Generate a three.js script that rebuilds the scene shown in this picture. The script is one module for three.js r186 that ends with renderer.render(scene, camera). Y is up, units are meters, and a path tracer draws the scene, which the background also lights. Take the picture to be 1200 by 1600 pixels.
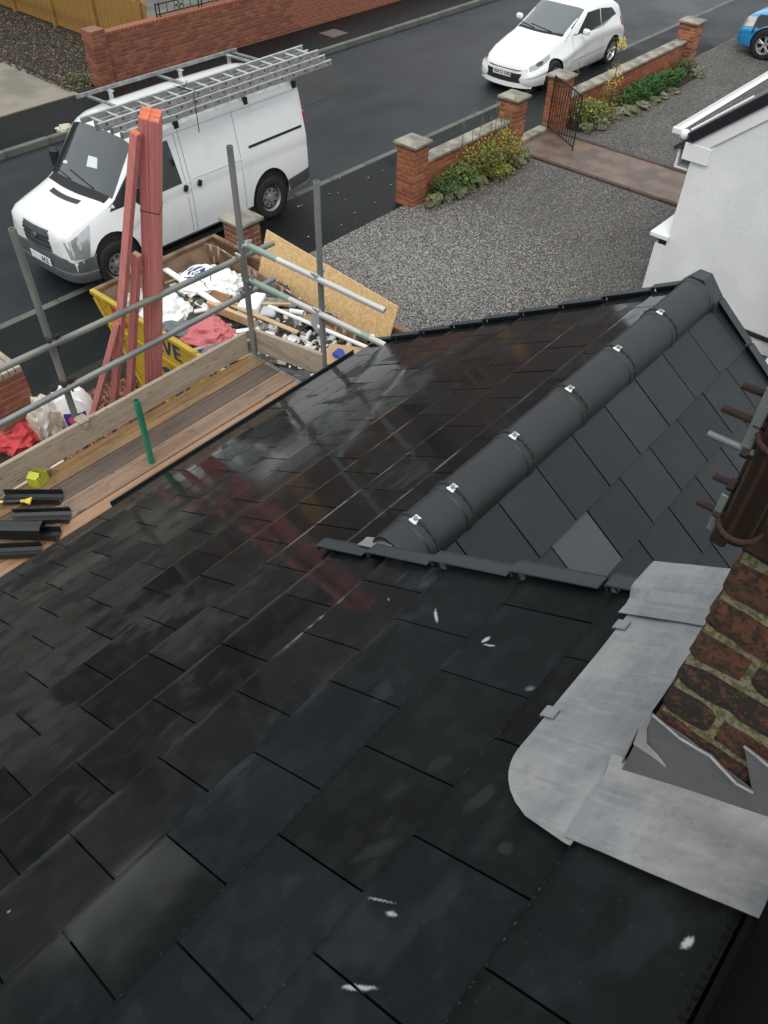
import * as THREE from 'three';
import { FontLoader } from 'three/addons/loaders/FontLoader.js';
import { TextGeometry } from 'three/addons/geometries/TextGeometry.js';
import { Brush, Evaluator, SUBTRACTION } from 'three-bvh-csg';
import { mergeGeometries, mergeVertices, toCreasedNormals } from 'three/addons/utils/BufferGeometryUtils.js';

// ---------- camera ----------
const scene = new THREE.Scene();
const renderer = new THREE.WebGLRenderer({ antialias: true });
renderer.toneMapping = THREE.LinearToneMapping;
renderer.toneMappingExposure = 1.6;
renderer.shadowMap.enabled = true;
const camera = new THREE.PerspectiveCamera(65.77, 0.75, 0.05, 600);
{
  const pi = THREE.MathUtils.degToRad(45.99), ya = THREE.MathUtils.degToRad(40.01), ro = THREE.MathUtils.degToRad(1.551);
  const fw = new THREE.Vector3(Math.cos(pi) * Math.cos(ya), -Math.sin(pi), -Math.cos(pi) * Math.sin(ya));
  const r = new THREE.Vector3().crossVectors(fw, new THREE.Vector3(0, 1, 0)).normalize();
  const u = new THREE.Vector3().crossVectors(r, fw);
  camera.up.copy(u.multiplyScalar(Math.cos(ro)).addScaledVector(r, -Math.sin(ro)));
  camera.position.set(0, 6, 0);
  camera.lookAt(fw.clone().add(camera.position));
}
// ---------- overcast sky (air only) and a weak, very soft sun ----------
{
  const w = 64, h = 32, d = new Float32Array(w * h * 4);
  for (let j = 0; j < h; j++) {
    const el = ((j + 0.5) / h - 0.5) * Math.PI, s = Math.max(0, Math.sin(el));
    const L = 1.0 * (1 + 0.9 * s) / 1.9;
    for (let i = 0; i < w; i++) { const o = (j * w + i) * 4; d[o] = L * 0.945; d[o + 1] = L * 1.0; d[o + 2] = L * 1.035; d[o + 3] = 1; }
  }
  const t = new THREE.DataTexture(d, w, h, THREE.RGBAFormat, THREE.FloatType);
  t.mapping = THREE.EquirectangularReflectionMapping; t.magFilter = t.minFilter = THREE.LinearFilter; t.colorSpace = THREE.LinearSRGBColorSpace; t.needsUpdate = true;
  scene.background = t; scene.environment = t;
}
const sun = new THREE.DirectionalLight(0xfff6ea, 0.7);
sun.position.set(-14, 30, 4); sun.target.position.set(6, 0, -8); sun.castShadow = true; sun.shadow.radius = 30;
sun.shadow.mapSize.set(2048, 2048); Object.assign(sun.shadow.camera, { left: -32, right: 32, top: 32, bottom: -32, near: 1, far: 120 });
scene.add(sun, sun.target);

// ---------- helpers ----------
let seed = 7;
const rnd = () => { seed |= 0; seed = seed + 0x6D2B79F5 | 0; let t = Math.imul(seed ^ seed >>> 15, 1 | seed); t = t + Math.imul(t ^ t >>> 7, 61 | t) ^ t; return ((t ^ t >>> 14) >>> 0) / 4294967296; };
const rr = (a, b) => a + (b - a) * rnd();
const clamp = (x, a = 0, b = 1) => Math.min(b, Math.max(a, x));
const sst = (a, b, x) => { const t = clamp((x - a) / (b - a)); return t * t * (3 - 2 * t); };
const mix = (a, b, t) => a + (b - a) * t;
const V = (x, y, z) => new THREE.Vector3(x, y, z);
const C = (r, g, b) => new THREE.Color().setRGB(r, g, b);
const hash = (i, j, s) => { let h = Math.imul(i, 374761393) + Math.imul(j, 668265263) + Math.imul(s, 1274126177) | 0; h = Math.imul(h ^ h >>> 13, 1274126177); return ((h ^ h >>> 16) >>> 0) / 4294967296; };
// value noise, periodic in p cells
function vn(x, y, p, s) {
  const xi = Math.floor(x), yi = Math.floor(y), fx = x - xi, fy = y - yi, u = fx * fx * (3 - 2 * fx), v = fy * fy * (3 - 2 * fy);
  const m = k => ((k % p) + p) % p, a = m(xi), b = m(xi + 1), c = m(yi), d = m(yi + 1);
  return mix(mix(hash(a, c, s), hash(b, c, s), u), mix(hash(a, d, s), hash(b, d, s), u), v);
}
function fbm(u, v, p, s, o = 4) { let r = 0, a = 0.5, q = p; for (let k = 0; k < o; k++) { r += a * vn(u * q, v * q, q, s + k); a *= 0.5; q *= 2; } return r / (1 - Math.pow(0.5, o)); }
function tex(w, h, fn, srgb, rx = 1, ry = rx) {
  const d = new Uint8Array(w * h * 4);
  for (let j = 0; j < h; j++) for (let i = 0; i < w; i++) {
    const c = fn((i + 0.5) / w, (j + 0.5) / h), o = (j * w + i) * 4;
    if (typeof c === 'number') d[o] = d[o + 1] = d[o + 2] = clamp(c) * 255; else { d[o] = clamp(c[0]) * 255; d[o + 1] = clamp(c[1]) * 255; d[o + 2] = clamp(c[2]) * 255; }
    d[o + 3] = 255;
  }
  const t = new THREE.DataTexture(d, w, h); t.wrapS = t.wrapT = THREE.RepeatWrapping; t.magFilter = THREE.LinearFilter; t.minFilter = THREE.LinearMipmapLinearFilter; t.generateMipmaps = true;
  t.repeat.set(rx, ry); if (srgb) t.colorSpace = THREE.SRGBColorSpace; t.needsUpdate = true; return t;
}
const lin = c => c <= 0 ? 0 : c < 0.0031308 ? c * 12.92 : 1.055 * Math.pow(c, 1 / 2.4) - 0.055; // linear -> sRGB value for colour maps
const M = (o) => new THREE.MeshStandardMaterial(o);
const P = (o) => new THREE.MeshPhysicalMaterial(o);
const used = {};
function numbered(n) { const k = used[n] = (used[n] ?? -1) + 1; return k ? n + '_' + String(k).padStart(3, '0') : n; }
function flags(o) { o.traverse(m => { if (m.isMesh) { m.castShadow = true; m.receiveShadow = true; } }); return o; }
function thing(name, label, category, group, pos = [0, 0, 0], ry = 0) {
  const g = new THREE.Group(); g.name = numbered(name); g.userData = { label, category }; if (group) g.userData.group = group;
  g.position.set(...pos); g.rotation.y = ry; scene.add(g); return g;
}
function part(name, geo, mat, parent, label) {
  const m = new THREE.Mesh(geo, mat); m.name = name; m.castShadow = m.receiveShadow = true; if (label) m.userData.label = label; parent.add(m); return m;
}
function solo(name, geo, mat, label, category, group) { const m = part(numbered(name), geo, mat, scene); m.userData = { label, category }; if (group) m.userData.group = group; return m; }
function setting(name, geo, mat) { const m = part(numbered(name), geo, mat, scene); m.userData.kind = 'structure'; return m; }
// uv in metres from the dominant axis of each face (non-indexed)
function boxUV(g, ox = 0, oy = 0) {
  if (g.index) g = g.toNonIndexed(); if (!g.attributes.normal) g.computeVertexNormals();
  const p = g.attributes.position, n = g.attributes.normal, uv = new Float32Array(p.count * 2);
  for (let i = 0; i < p.count; i += 3) {
    const a = V().fromBufferAttribute(p, i), e1 = V().fromBufferAttribute(p, i + 1).sub(a), e2 = V().fromBufferAttribute(p, i + 2).sub(a); const nn = e1.cross(e2);
    const ax = Math.abs(nn.x), ay = Math.abs(nn.y), az = Math.abs(nn.z);
    for (let k = i; k < i + 3; k++) {
      const x = p.getX(k), y = p.getY(k), z = p.getZ(k);
      const q = ay >= ax && ay >= az ? [x, z] : ax >= az ? [z, y] : [x, y];
      uv[k * 2] = q[0] + ox; uv[k * 2 + 1] = q[1] + oy;
    }
  }
  g.setAttribute('uv', new THREE.BufferAttribute(uv, 2)); return g;
}
// chamfered box, 44 triangles, centred
function cbox(w, h, d, b = 0.004, ox = 0, oy = 0) {
  const H = [w / 2, h / 2, d / 2]; b = Math.min(b, w * 0.45, h * 0.45, d * 0.45);
  const vert = (s, ax) => { const p = [0, 0, 0]; for (let k = 0; k < 3; k++) p[k] = s[k] * (H[k] - (k === ax ? 0 : b)); return p; };
  const tri = [], push = (...q) => {
    const a = V(...q[0]), n = V(...q[1]).sub(a).cross(V(...q[2]).sub(a)); const ctr = V(0, 0, 0); q.forEach(k => ctr.add(V(...k)));
    if (n.dot(ctr) < 0) q.reverse();
    tri.push(...q[0], ...q[1], ...q[2]); if (q.length > 3) tri.push(...q[0], ...q[2], ...q[3]);
  };
  for (let ax = 0; ax < 3; ax++) {
    const a1 = (ax + 1) % 3, a2 = (ax + 2) % 3;
    for (const s of [-1, 1]) { const f = (i, j) => { const q = [0, 0, 0]; q[ax] = s; q[a1] = i; q[a2] = j; return vert(q, ax); }; push(f(-1, -1), f(1, -1), f(1, 1), f(-1, 1)); }
    for (const s of [-1, 1]) for (const t of [-1, 1]) { const f = (e, k) => { const q = [0, 0, 0]; q[ax] = e; q[a1] = s; q[a2] = t; return vert(q, k); }; push(f(-1, a1), f(1, a1), f(1, a2), f(-1, a2)); }
  }
  for (const s of [-1, 1]) for (const t of [-1, 1]) for (const u of [-1, 1]) push(vert([s, t, u], 0), vert([s, t, u], 1), vert([s, t, u], 2));
  const g = new THREE.BufferGeometry(); g.setAttribute('position', new THREE.Float32BufferAttribute(tri, 3)); g.computeVertexNormals();
  return boxUV(g, ox, oy);
}
const at = (g, x, y, z) => { g.translate(x, y, z); return g; };
const cb = (x0, x1, y0, y1, z0, z1, b = 0.004) => at(cbox(Math.abs(x1 - x0), Math.abs(y1 - y0), Math.abs(z1 - z0), b), (x0 + x1) / 2, (y0 + y1) / 2, (z0 + z1) / 2);
function clean(g) { if (g.index) g = g.toNonIndexed(); for (const k of Object.keys(g.attributes)) if (!['position', 'normal', 'uv'].includes(k)) g.deleteAttribute(k); if (!g.attributes.uv) boxUV(g); return g; }
const merge = (l) => mergeGeometries(l.map(clean));
function basis(g, ex, ey, ez, o) {
  const m = new THREE.Matrix4().makeBasis(ex, ey, ez).setPosition(o); g.applyMatrix4(m);
  if (m.determinant() < 0) { // mirrored frame: turn the faces back outwards
    if (g.index) { const a = g.index.array; for (let i = 0; i < a.length; i += 3) { const t = a[i]; a[i] = a[i + 1]; a[i + 1] = t; } }
    else for (const k in g.attributes) { const at0 = g.attributes[k], n = at0.itemSize, a = at0.array; for (let i = 0; i < at0.count; i += 3) for (let q = 0; q < n; q++) { const t = a[i * n + q]; a[i * n + q] = a[(i + 1) * n + q]; a[(i + 1) * n + q] = t; } }
  }
  return g;
}
// solid rod between two points; hollow adds an open bore
function rod(a, b, r, seg = 12, hollow = 0, r2 = r) {
  const L = a.distanceTo(b); let g;
  if (hollow) { const q = [[r - hollow, -L / 2], [r, -L / 2], [r, L / 2], [r - hollow, L / 2], [r - hollow, -L / 2]].map(p => new THREE.Vector2(...p)); g = toCreasedNormals(new THREE.LatheGeometry(q, seg), 0.6); }
  else g = toCreasedNormals(new THREE.CylinderGeometry(r2, r, L, seg, 1), 0.6);
  const uv = g.attributes.uv; for (let i = 0; i < uv.count; i++) uv.setXY(i, uv.getX(i) * r * 6.28, uv.getY(i) * L);
  const y = b.clone().sub(a).normalize(), x = Math.abs(y.y) > 0.95 ? V(1, 0, 0) : V(0, 1, 0); const z = V().crossVectors(x, y).normalize(); x.crossVectors(y, z);
  return basis(g, x, y, z, a.clone().add(b).multiplyScalar(0.5));
}
// squared beam between two points (w across, h up), chamfered
function beam(a, b, w, h, bev = 0.004, roll = 0) {
  const L = a.distanceTo(b), z = b.clone().sub(a).normalize(); const up = Math.abs(z.y) > 0.9 ? V(0, 0, 1) : V(0, 1, 0);
  let x = V().crossVectors(up, z).normalize(), y = V().crossVectors(z, x);
  if (roll) { x.applyAxisAngle(z, roll); y.applyAxisAngle(z, roll); }
  return basis(cbox(w, h, L, bev, rnd() * 5, rnd() * 5), x, y, z, a.clone().add(b).multiplyScalar(0.5));
}
// surface from a grid of points rows[i][j]
function sheet(rows, closed = false, double = false, crease = 0) {
  const n = rows.length, m = rows[0].length, p = [], uv = [], idx = [];
  for (let i = 0; i < n; i++) for (let j = 0; j < m; j++) { p.push(rows[i][j].x, rows[i][j].y, rows[i][j].z); uv.push(j / (m - 1), i / (n - 1)); }
  for (let i = 0; i < n - 1; i++) for (let j = 0; j < m - 1; j++) { const a = i * m + j; idx.push(a, a + 1, a + m + 1, a, a + m + 1, a + m); }
  const g = new THREE.BufferGeometry(); g.setAttribute('position', new THREE.Float32BufferAttribute(p, 3)); g.setAttribute('uv', new THREE.Float32BufferAttribute(uv, 2)); g.setIndex(idx); g.computeVertexNormals();
  return crease ? toCreasedNormals(g, crease) : g;
}
// slab of even thickness from a polygon given in a plane frame
function slab(pts, th, o, ex, ey, ez, bevel = 0) { // pts [[x,y]], extruded along ez
  const s = new THREE.Shape(pts.map(p => new THREE.Vector2(...p)));
  const g = boxUV(new THREE.ExtrudeGeometry(s, { depth: th, bevelEnabled: bevel > 0, bevelSize: bevel, bevelThickness: bevel, bevelSegments: 1, bevelOffset: -bevel }));
  return basis(g, ex, ey, ez, o);
}
const flat = (pts, y, th = 0.05) => slab(pts.map(p => [p[0], -p[1]]), th, V(0, y - th, 0), V(1, 0, 0), V(0, 0, -1), V(0, 1, 0)); // horizontal slab with top at y
const smooth = g => { g = mergeVertices((g.deleteAttribute('normal'), g)); g.computeVertexNormals(); return g; };

// ---------- materials ----------
const N2 = { n: 256 };
const grainT = tex(256, 256, (u, v) => 0.5 + 0.5 * (fbm(u, v, 16, 3, 4) - 0.5) * 2, false);
const speck = (s, p) => tex(512, 512, (u, v) => hash(Math.floor(u * 512), Math.floor(v * 512), s) * 0.55 + 0.45 * fbm(u, v, p, s, 4), false);
const rep = (t, x, y = x) => { const c = t.clone(); c.repeat.set(x, y); c.needsUpdate = true; return c; };
// colour map from two linear colours and a noise recipe
const cmap = (n, fn, rx, ry) => tex(n, n, (u, v) => fn(u, v).map(lin), true, rx, ry);
const mc = (a, b, t) => [mix(a[0], b[0], t), mix(a[1], b[1], t), mix(a[2], b[2], t)];
const sc = (a, k) => [a[0] * k, a[1] * k, a[2] * k];

const asphaltMap = (base, s, patch) => cmap(1024, (u, v) => {
  const f = fbm(u, v, 6, s, 5), g = hash(Math.floor(u * 1024), Math.floor(v * 1024), s), st = fbm(u * 0.25, v, 16, s + 9, 4), cr = Math.abs(fbm(u, v, 7, s + 13, 5) - 0.5) < 0.004 ? 1 : 0;
  let k = 0.82 + 0.36 * f + (g - 0.5) * 0.5 + (g > 0.992 ? 1.4 : 0) + patch * (st - 0.5) * 1.6 - cr * 0.3;
  return sc(base, Math.max(0.2, k));
}, 0.125);
const asRough = tex(512, 512, (u, v) => { const f = fbm(u, v, 5, 41, 5); return 0.42 + 0.3 * sst(0.3, 0.75, f); }, false, 0.12);
const asBump = tex(512, 512, (u, v) => hash(Math.floor(u * 512), Math.floor(v * 512), 5) * 0.6 + 0.4 * fbm(u, v, 40, 6, 2), false, 0.9);
const mRoad = P({ map: asphaltMap([0.016, 0.0195, 0.023], 11, 0.6), specularIntensity: 0.55, roughnessMap: asRough, roughness: 0.75, bumpMap: asBump, bumpScale: 0.006 });
const mPave = P({ map: asphaltMap([0.008, 0.010, 0.0105], 21, 0.6), specularIntensity: 0.3, roughnessMap: asRough, roughness: 0.85, bumpMap: asBump, bumpScale: 0.006 });
const mKerb = M({ map: cmap(256, (u, v) => sc(mc([0.16, 0.16, 0.14], [0.07, 0.075, 0.06], fbm(u, v, 6, 31)), 0.8 + 0.4 * hash(Math.floor(u * 256), Math.floor(v * 256), 3)), 1), roughness: 0.8 });
const gravelMap = (cols, s, n = 150, rx = 0.4) => { // cell-like stones
  return cmap(1024, (u, v) => {
    const X = u * n, Y = v * n; let d1 = 9, id = 0;
    const xi = Math.floor(X), yi = Math.floor(Y);
    for (let a = -1; a < 2; a++) for (let b = -1; b < 2; b++) { const ci = xi + a, cj = yi + b, wi = ((ci % n) + n) % n, wj = ((cj % n) + n) % n; const px = ci + hash(wi, wj, s), py = cj + hash(wi, wj, s + 1), dd = (px - X) ** 2 + (py - Y) ** 2; if (dd < d1) { d1 = dd; id = hash(wi, wj, s + 2); } }
    const c = cols[Math.floor(id * cols.length)], t = fbm(u, v, 4, s + 5, 4);
    return sc(c, (0.35 + 0.9 * (1 - sst(0.05, 0.55, d1))) * (0.6 + 0.8 * t));
  }, rx);
};
const gravelCols = [[0.195, 0.18, 0.155], [0.13, 0.122, 0.108], [0.085, 0.073, 0.07], [0.135, 0.118, 0.10], [0.21, 0.20, 0.185], [0.095, 0.088, 0.08], [0.12, 0.115, 0.108], [0.065, 0.063, 0.06]];
const mGravel = M({ map: gravelMap(gravelCols, 61), roughness: 0.55, bumpMap: rep(asBump, 1.3), bumpScale: 0.02 });
const redCols = [[0.16, 0.055, 0.025], [0.24, 0.10, 0.045], [0.10, 0.038, 0.02], [0.07, 0.035, 0.022], [0.30, 0.15, 0.08], [0.13, 0.05, 0.03]];
const mRedGravel = M({ map: gravelMap(redCols, 71, 90), roughness: 0.7, bumpMap: rep(asBump, 1.0), bumpScale: 0.025 });
const mSoil = M({ map: cmap(512, (u, v) => { const f = fbm(u, v, 8, 81, 5), g = hash(Math.floor(u * 512), Math.floor(v * 512), 8); return g > 0.985 ? [0.22, 0.16, 0.1] : sc(mc([0.012, 0.010, 0.008], [0.055, 0.04, 0.028], f), 0.6 + 0.8 * g); }, 0.35), roughness: 0.9, bumpMap: asBump, bumpScale: 0.03 });
const mEarth = M({ map: cmap(512, (u, v) => { const f = fbm(u, v, 8, 82, 5); return sc(mc([0.03, 0.045, 0.018], [0.07, 0.08, 0.035], f), 0.7 + 0.6 * hash(Math.floor(u * 512), Math.floor(v * 512), 9)); }, 0.2), roughness: 1 });
const concMap = (a, b, s, r = 0.4) => cmap(512, (u, v) => { const f = fbm(u, v, 5, s, 6), g = hash(Math.floor(u * 512), Math.floor(v * 512), s); return sc(mc(a, b, sst(0.25, 0.75, f)), 0.85 + 0.3 * g); }, r);
const mConc = M({ map: concMap([0.16, 0.142, 0.112], [0.25, 0.22, 0.172], 91), roughness: 0.7, bumpMap: grainT, bumpScale: 0.004 });
const mPath = M({ map: concMap([0.165, 0.105, 0.075], [0.085, 0.06, 0.045], 93, 0.8), roughness: 0.5, bumpMap: rep(grainT, 2), bumpScale: 0.003 });
const mCap = M({ map: concMap([0.32, 0.29, 0.24], [0.16, 0.15, 0.12], 95, 1.5), roughness: 0.85, bumpMap: rep(grainT, 3), bumpScale: 0.003 });
const mFarPav = M({ map: concMap([0.10, 0.10, 0.085], [0.16, 0.155, 0.125], 97), roughness: 0.75 });
// bricks: a few tones
const brickTone = (a, b, s) => M({ map: concMap(a, b, s, 2.5), roughness: 0.85, bumpMap: rep(grainT, 6), bumpScale: 0.002 });
const mBricksOrange = [brickTone([0.34, 0.11, 0.045], [0.25, 0.075, 0.034], 101), brickTone([0.40, 0.145, 0.06], [0.30, 0.095, 0.042], 102), brickTone([0.27, 0.08, 0.038], [0.20, 0.062, 0.033], 103)];
const mBricksRed = [brickTone([0.25, 0.082, 0.043], [0.19, 0.062, 0.035], 104), brickTone([0.29, 0.105, 0.058], [0.215, 0.075, 0.043], 105), brickTone([0.20, 0.062, 0.037], [0.16, 0.056, 0.036], 106)];
const mMortar = M({ map: concMap([0.30, 0.22, 0.15], [0.20, 0.15, 0.105], 107, 2), roughness: 0.95 });
const mMortarWarm = M({ map: concMap([0.26, 0.13, 0.085], [0.20, 0.095, 0.06], 109, 2), roughness: 0.95 });
const mMortarPale = M({ map: concMap([0.40, 0.35, 0.28], [0.28, 0.24, 0.19], 108, 2), roughness: 0.95 });
// wood
const woodMap = (a, b, c, s, rx, ry) => cmap(512, (u, v) => { const w = fbm(u, v * 0.06, 40, s, 3), st = fbm(u, v, 5, s + 4, 5), g = hash(Math.floor(u * 512), Math.floor(v * 512), s); const dk = sst(0.70, 0.78, fbm(u, v * 0.6, 34, s + 21, 3)); return sc(mc(mc(a, b, sst(0.3, 0.7, w)), c, Math.max(sst(0.55, 0.8, st) * 0.6, dk * 0.9)), 0.9 + 0.2 * g); }, rx, ry);
const woodBump = tex(256, 256, (u, v) => fbm(u, v * 0.05, 60, 17, 3), false, 3, 1);
const boardMat = (a, b, c, s) => M({ map: woodMap(a, b, c, s, 2.2, 0.55), roughness: 0.36, bumpMap: woodBump, bumpScale: 0.002 });
const mBoards = [boardMat([0.29, 0.18, 0.085], [0.21, 0.125, 0.06], [0.12, 0.085, 0.055], 121), boardMat([0.115, 0.08, 0.06], [0.08, 0.058, 0.045], [0.06, 0.045, 0.036], 122), boardMat([0.26, 0.165, 0.105], [0.18, 0.115, 0.075], [0.10, 0.07, 0.05], 123), boardMat([0.33, 0.195, 0.11], [0.25, 0.145, 0.08], [0.34, 0.16, 0.055], 124)];
const mToe = M({ map: woodMap([0.42, 0.35, 0.27], [0.36, 0.295, 0.225], [0.24, 0.185, 0.13], 125, 2.2, 0.5), roughness: 0.75, bumpMap: woodBump, bumpScale: 0.002 });
const mPine = M({ map: woodMap([0.52, 0.37, 0.21], [0.42, 0.28, 0.14], [0.34, 0.22, 0.11], 126, 3, 0.8), roughness: 0.6 });
const mFence = M({ map: woodMap([0.36, 0.205, 0.05], [0.25, 0.13, 0.035], [0.15, 0.08, 0.03], 127, 3, 0.6), roughness: 0.7 });
const mRedWood = M({ map: woodMap([0.58, 0.205, 0.185], [0.48, 0.15, 0.14], [0.62, 0.26, 0.23], 128, 5, 0.5), roughness: 0.7, bumpMap: woodBump, bumpScale: 0.0015 });
const mRedEnd = M({ map: woodMap([0.66, 0.19, 0.085], [0.56, 0.14, 0.06], [0.5, 0.12, 0.06], 129, 6, 6), roughness: 0.8 });
const mOSB = M({ map: cmap(512, (u, v) => { let best = 0, col = 0.5; for (let k = 0; k < 3; k++) { const a = k * 1.05 + 0.3, uu = u * Math.cos(a) + v * Math.sin(a), vv = -u * Math.sin(a) + v * Math.cos(a), n = vn(uu * 22, vv * 70, 997, 131 + k); if (n > best) { best = n; col = hash(Math.floor(uu * 22), Math.floor(vv * 70), 140 + k); } } return sc(mc([0.50, 0.31, 0.13], [0.66, 0.46, 0.24], col), 0.8 + 0.3 * best); }, 0.9), roughness: 0.7 });
// metals, plastics
const mGalv = M({ map: concMap([0.20, 0.215, 0.215], [0.30, 0.31, 0.30], 151, 3), metalness: 0.55, roughness: 0.5 });
const mGalvOld = M({ map: concMap([0.15, 0.17, 0.165], [0.25, 0.25, 0.22], 152, 3), metalness: 0.35, roughness: 0.6 });
const mAlu = M({ map: concMap([0.42, 0.425, 0.42], [0.55, 0.55, 0.54], 153, 3), metalness: 0.75, roughness: 0.42 });
const mSteelWhite = M({ map: concMap([0.62, 0.62, 0.6], [0.5, 0.5, 0.48], 154, 3), metalness: 0.4, roughness: 0.45 });
const mGreen = M({ map: concMap([0.02, 0.16, 0.10], [0.035, 0.22, 0.14], 155, 4), roughness: 0.5 });
const mPaleGreen = M({ color: C(0.24, 0.34, 0.28), roughness: 0.5, metalness: 0.2 });
const mRust = M({ map: concMap([0.045, 0.018, 0.010], [0.02, 0.011, 0.008], 157, 8), roughness: 0.75, metalness: 0.2, bumpMap: rep(grainT, 12), bumpScale: 0.001 });
const mBlackPl = M({ color: C(0.012, 0.013, 0.014), roughness: 0.42 });
const mBlackMatt = M({ color: C(0.014, 0.014, 0.015), roughness: 0.8 });
const mGlossBlack = M({ color: C(0.01, 0.011, 0.013), roughness: 0.12 });
const mRubber = M({ color: C(0.014, 0.014, 0.014), roughness: 0.85 });
const mChrome = M({ color: C(0.75, 0.75, 0.76), metalness: 1, roughness: 0.2 });
const mWhitePl = M({ color: C(0.74, 0.75, 0.74), roughness: 0.35 });
const mLead = M({ map: cmap(512, (u, v) => { const f = fbm(u, v, 5, 161, 5), st = fbm(u * 0.35, v * 1.6, 20, 163, 4); const sk = fbm(u * 2, v * 0.25, 30, 167, 3), ck = sst(0.66, 0.74, fbm(u, v, 26, 168, 3)); return sc(mc(mc([0.20, 0.203, 0.208], [0.26, 0.258, 0.255], sst(0.3, 0.7, f)), [0.31, 0.30, 0.285], sst(0.5, 0.8, sk) * 0.35), (0.90 + 0.2 * st) * (1 - 0.10 * ck)); }, 2.2), metalness: 0.3, roughness: 0.5, bumpMap: rep(grainT, 1.6), bumpScale: 0.003 });
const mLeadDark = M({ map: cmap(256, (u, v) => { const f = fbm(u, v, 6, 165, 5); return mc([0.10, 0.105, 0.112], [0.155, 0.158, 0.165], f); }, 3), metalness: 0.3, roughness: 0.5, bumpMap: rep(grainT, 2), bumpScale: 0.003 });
const mRender = M({ map: concMap([0.76, 0.785, 0.785], [0.84, 0.86, 0.86], 171, 0.5), roughness: 0.9, bumpMap: rep(asBump, 2), bumpScale: 0.004 });
const mWhitePaint = M({ color: C(0.78, 0.79, 0.79), roughness: 0.45 });
const glass = (c = 0.9) => P({ color: C(c, c, c), roughness: 0.04, transmission: 1, thickness: 0, ior: 1.5 });
const mGlassDark = P({ color: C(0.02, 0.024, 0.026), roughness: 0.05, specularIntensity: 1 });
const cloth = (r, g, b, s = 1) => M({ color: C(r, g, b), roughness: 0.85 });
const mBagWhite = M({ color: C(0.72, 0.72, 0.70), roughness: 0.4 });

// ---------- ground, road, pavements ----------
setting('ground', flat([[-250, 250], [250, 250], [250, -300], [-250, -300]], -0.16, 0.2), mEarth);
setting('road', flat([[-120, -9.86], [150, -9.86], [150, -14.83], [-120, -14.83]], -0.07, 0.08), mRoad);
const nearPave = setting('pavement', flat([[-120, -8.2], [150, -8.2], [150, -9.74], [-120, -9.74]], 0, 0.15), mPave);
const farPave = setting('pavement', flat([[-120, -14.95], [150, -14.95], [150, -16.42], [-120, -16.42]], 0.03, 0.18), mPave);
for (let i = 0; i < 34; i++) { const x = -1 + i * 0.915; part('kerb_stone', cb(x, x + 0.905, -0.15, 0.004 + rr(-0.003, 0.006), -9.865 + rr(-0.004, 0.004), -9.741, 0.012), mKerb, nearPave); }
for (let i = 0; i < 32; i++) { const x = 3 + i * 0.915; part('kerb_stone', cb(x, x + 0.905, -0.13, 0.045 + rr(-0.004, 0.006), -14.948, -14.822 + rr(-0.004, 0.004), 0.012), mKerb, farPave); }
part('kerb_run', merge([cb(-120, -1.01, -0.15, 0.004, -9.865, -9.741), cb(30.2, 150, -0.15, 0.004, -9.865, -9.741)]), mKerb, nearPave);
part('kerb_run', merge([cb(-120, 2.99, -0.13, 0.045, -14.948, -14.822), cb(32.4, 150, -0.13, 0.045, -14.948, -14.822)]), mKerb, farPave);
// repaired strips in the road surface
part('tarmac_patch', flat([[10.2, -12.75], [13.9, -12.8], [14.6, -14.2], [13.9, -14.75], [10.1, -14.7]], -0.066, 0.01), P({ map: asphaltMap([0.022, 0.0225, 0.022], 25, 0.4), specularIntensity: 0.55, roughnessMap: asRough, roughness: 0.75, bumpMap: asBump, bumpScale: 0.005 }), scene.getObjectByName('road'));
const gravelPts = [[6.72, -8.19], [13.19, -8.19], [13.19, 6], [6.72, 6]];
setting('gravel_drive', flat(gravelPts, 0.012, 0.12), mGravel);
setting('gravel_drive', flat([[14.62, -8.19], [40, -8.19], [40, 6], [14.62, 6]], 0.012, 0.12), mGravel);
const path = setting('garden_path', flat([[13.29, -8.19], [14.52, -8.19], [14.52, 6], [13.29, 6]], 0.03, 0.13), mPath);
for (let i = 0; i < 7; i++) for (const x of [13.195, 14.525]) { const z = -8.18 + i * 0.62; part('path_edging', cb(x, x + 0.09, -0.1, 0.045 + rr(0, 0.01), z, z + 0.61, 0.008), M({ color: C(0.07, 0.04, 0.03), roughness: 0.8 }), path); }
setting('front_yard', flat([[-40, -8.19], [6.7, -8.19], [6.7, 8], [-40, 8]], 0.008, 0.12), mSoil);
setting('red_gravel_bed', flat([[2.4, -7.4], [2.95, -7.75], [3.95, -7.7], [4.15, -4.2], [2.2, -4.2], [2.6, -6.2]], 0.03, 0.06), mRedGravel);
// far side of the street
setting('far_drive', flat([[-40, -16.43], [9.28, -16.43], [9.36, -19.6], [8.6, -26], [-40, -26]], 0.05, 0.18), mConc);
setting('far_soil_bed', flat([[9.29, -16.43], [9.68, -16.43], [9.68, -16.72], [11.6, -16.72], [11.6, -26], [8.62, -26], [9.37, -19.6]], 0.07, 0.18), mSoil);
setting('far_forecourt', flat([[11.66, -16.72], [60, -16.72], [60, -26], [11.66, -26]], 0.06, 0.18), mFarPav);
solo('manhole_cover', merge([cb(15.88, 16.42, -0.02, 0.036, -15.88, -15.38, 0.003), cb(15.94, 16.36, 0, 0.04, -15.83, -15.43, 0.003)]), M({ color: C(0.10, 0.075, 0.065), roughness: 0.7 }), 'small reddish square inspection cover in the far pavement', 'manhole cover');

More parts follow.
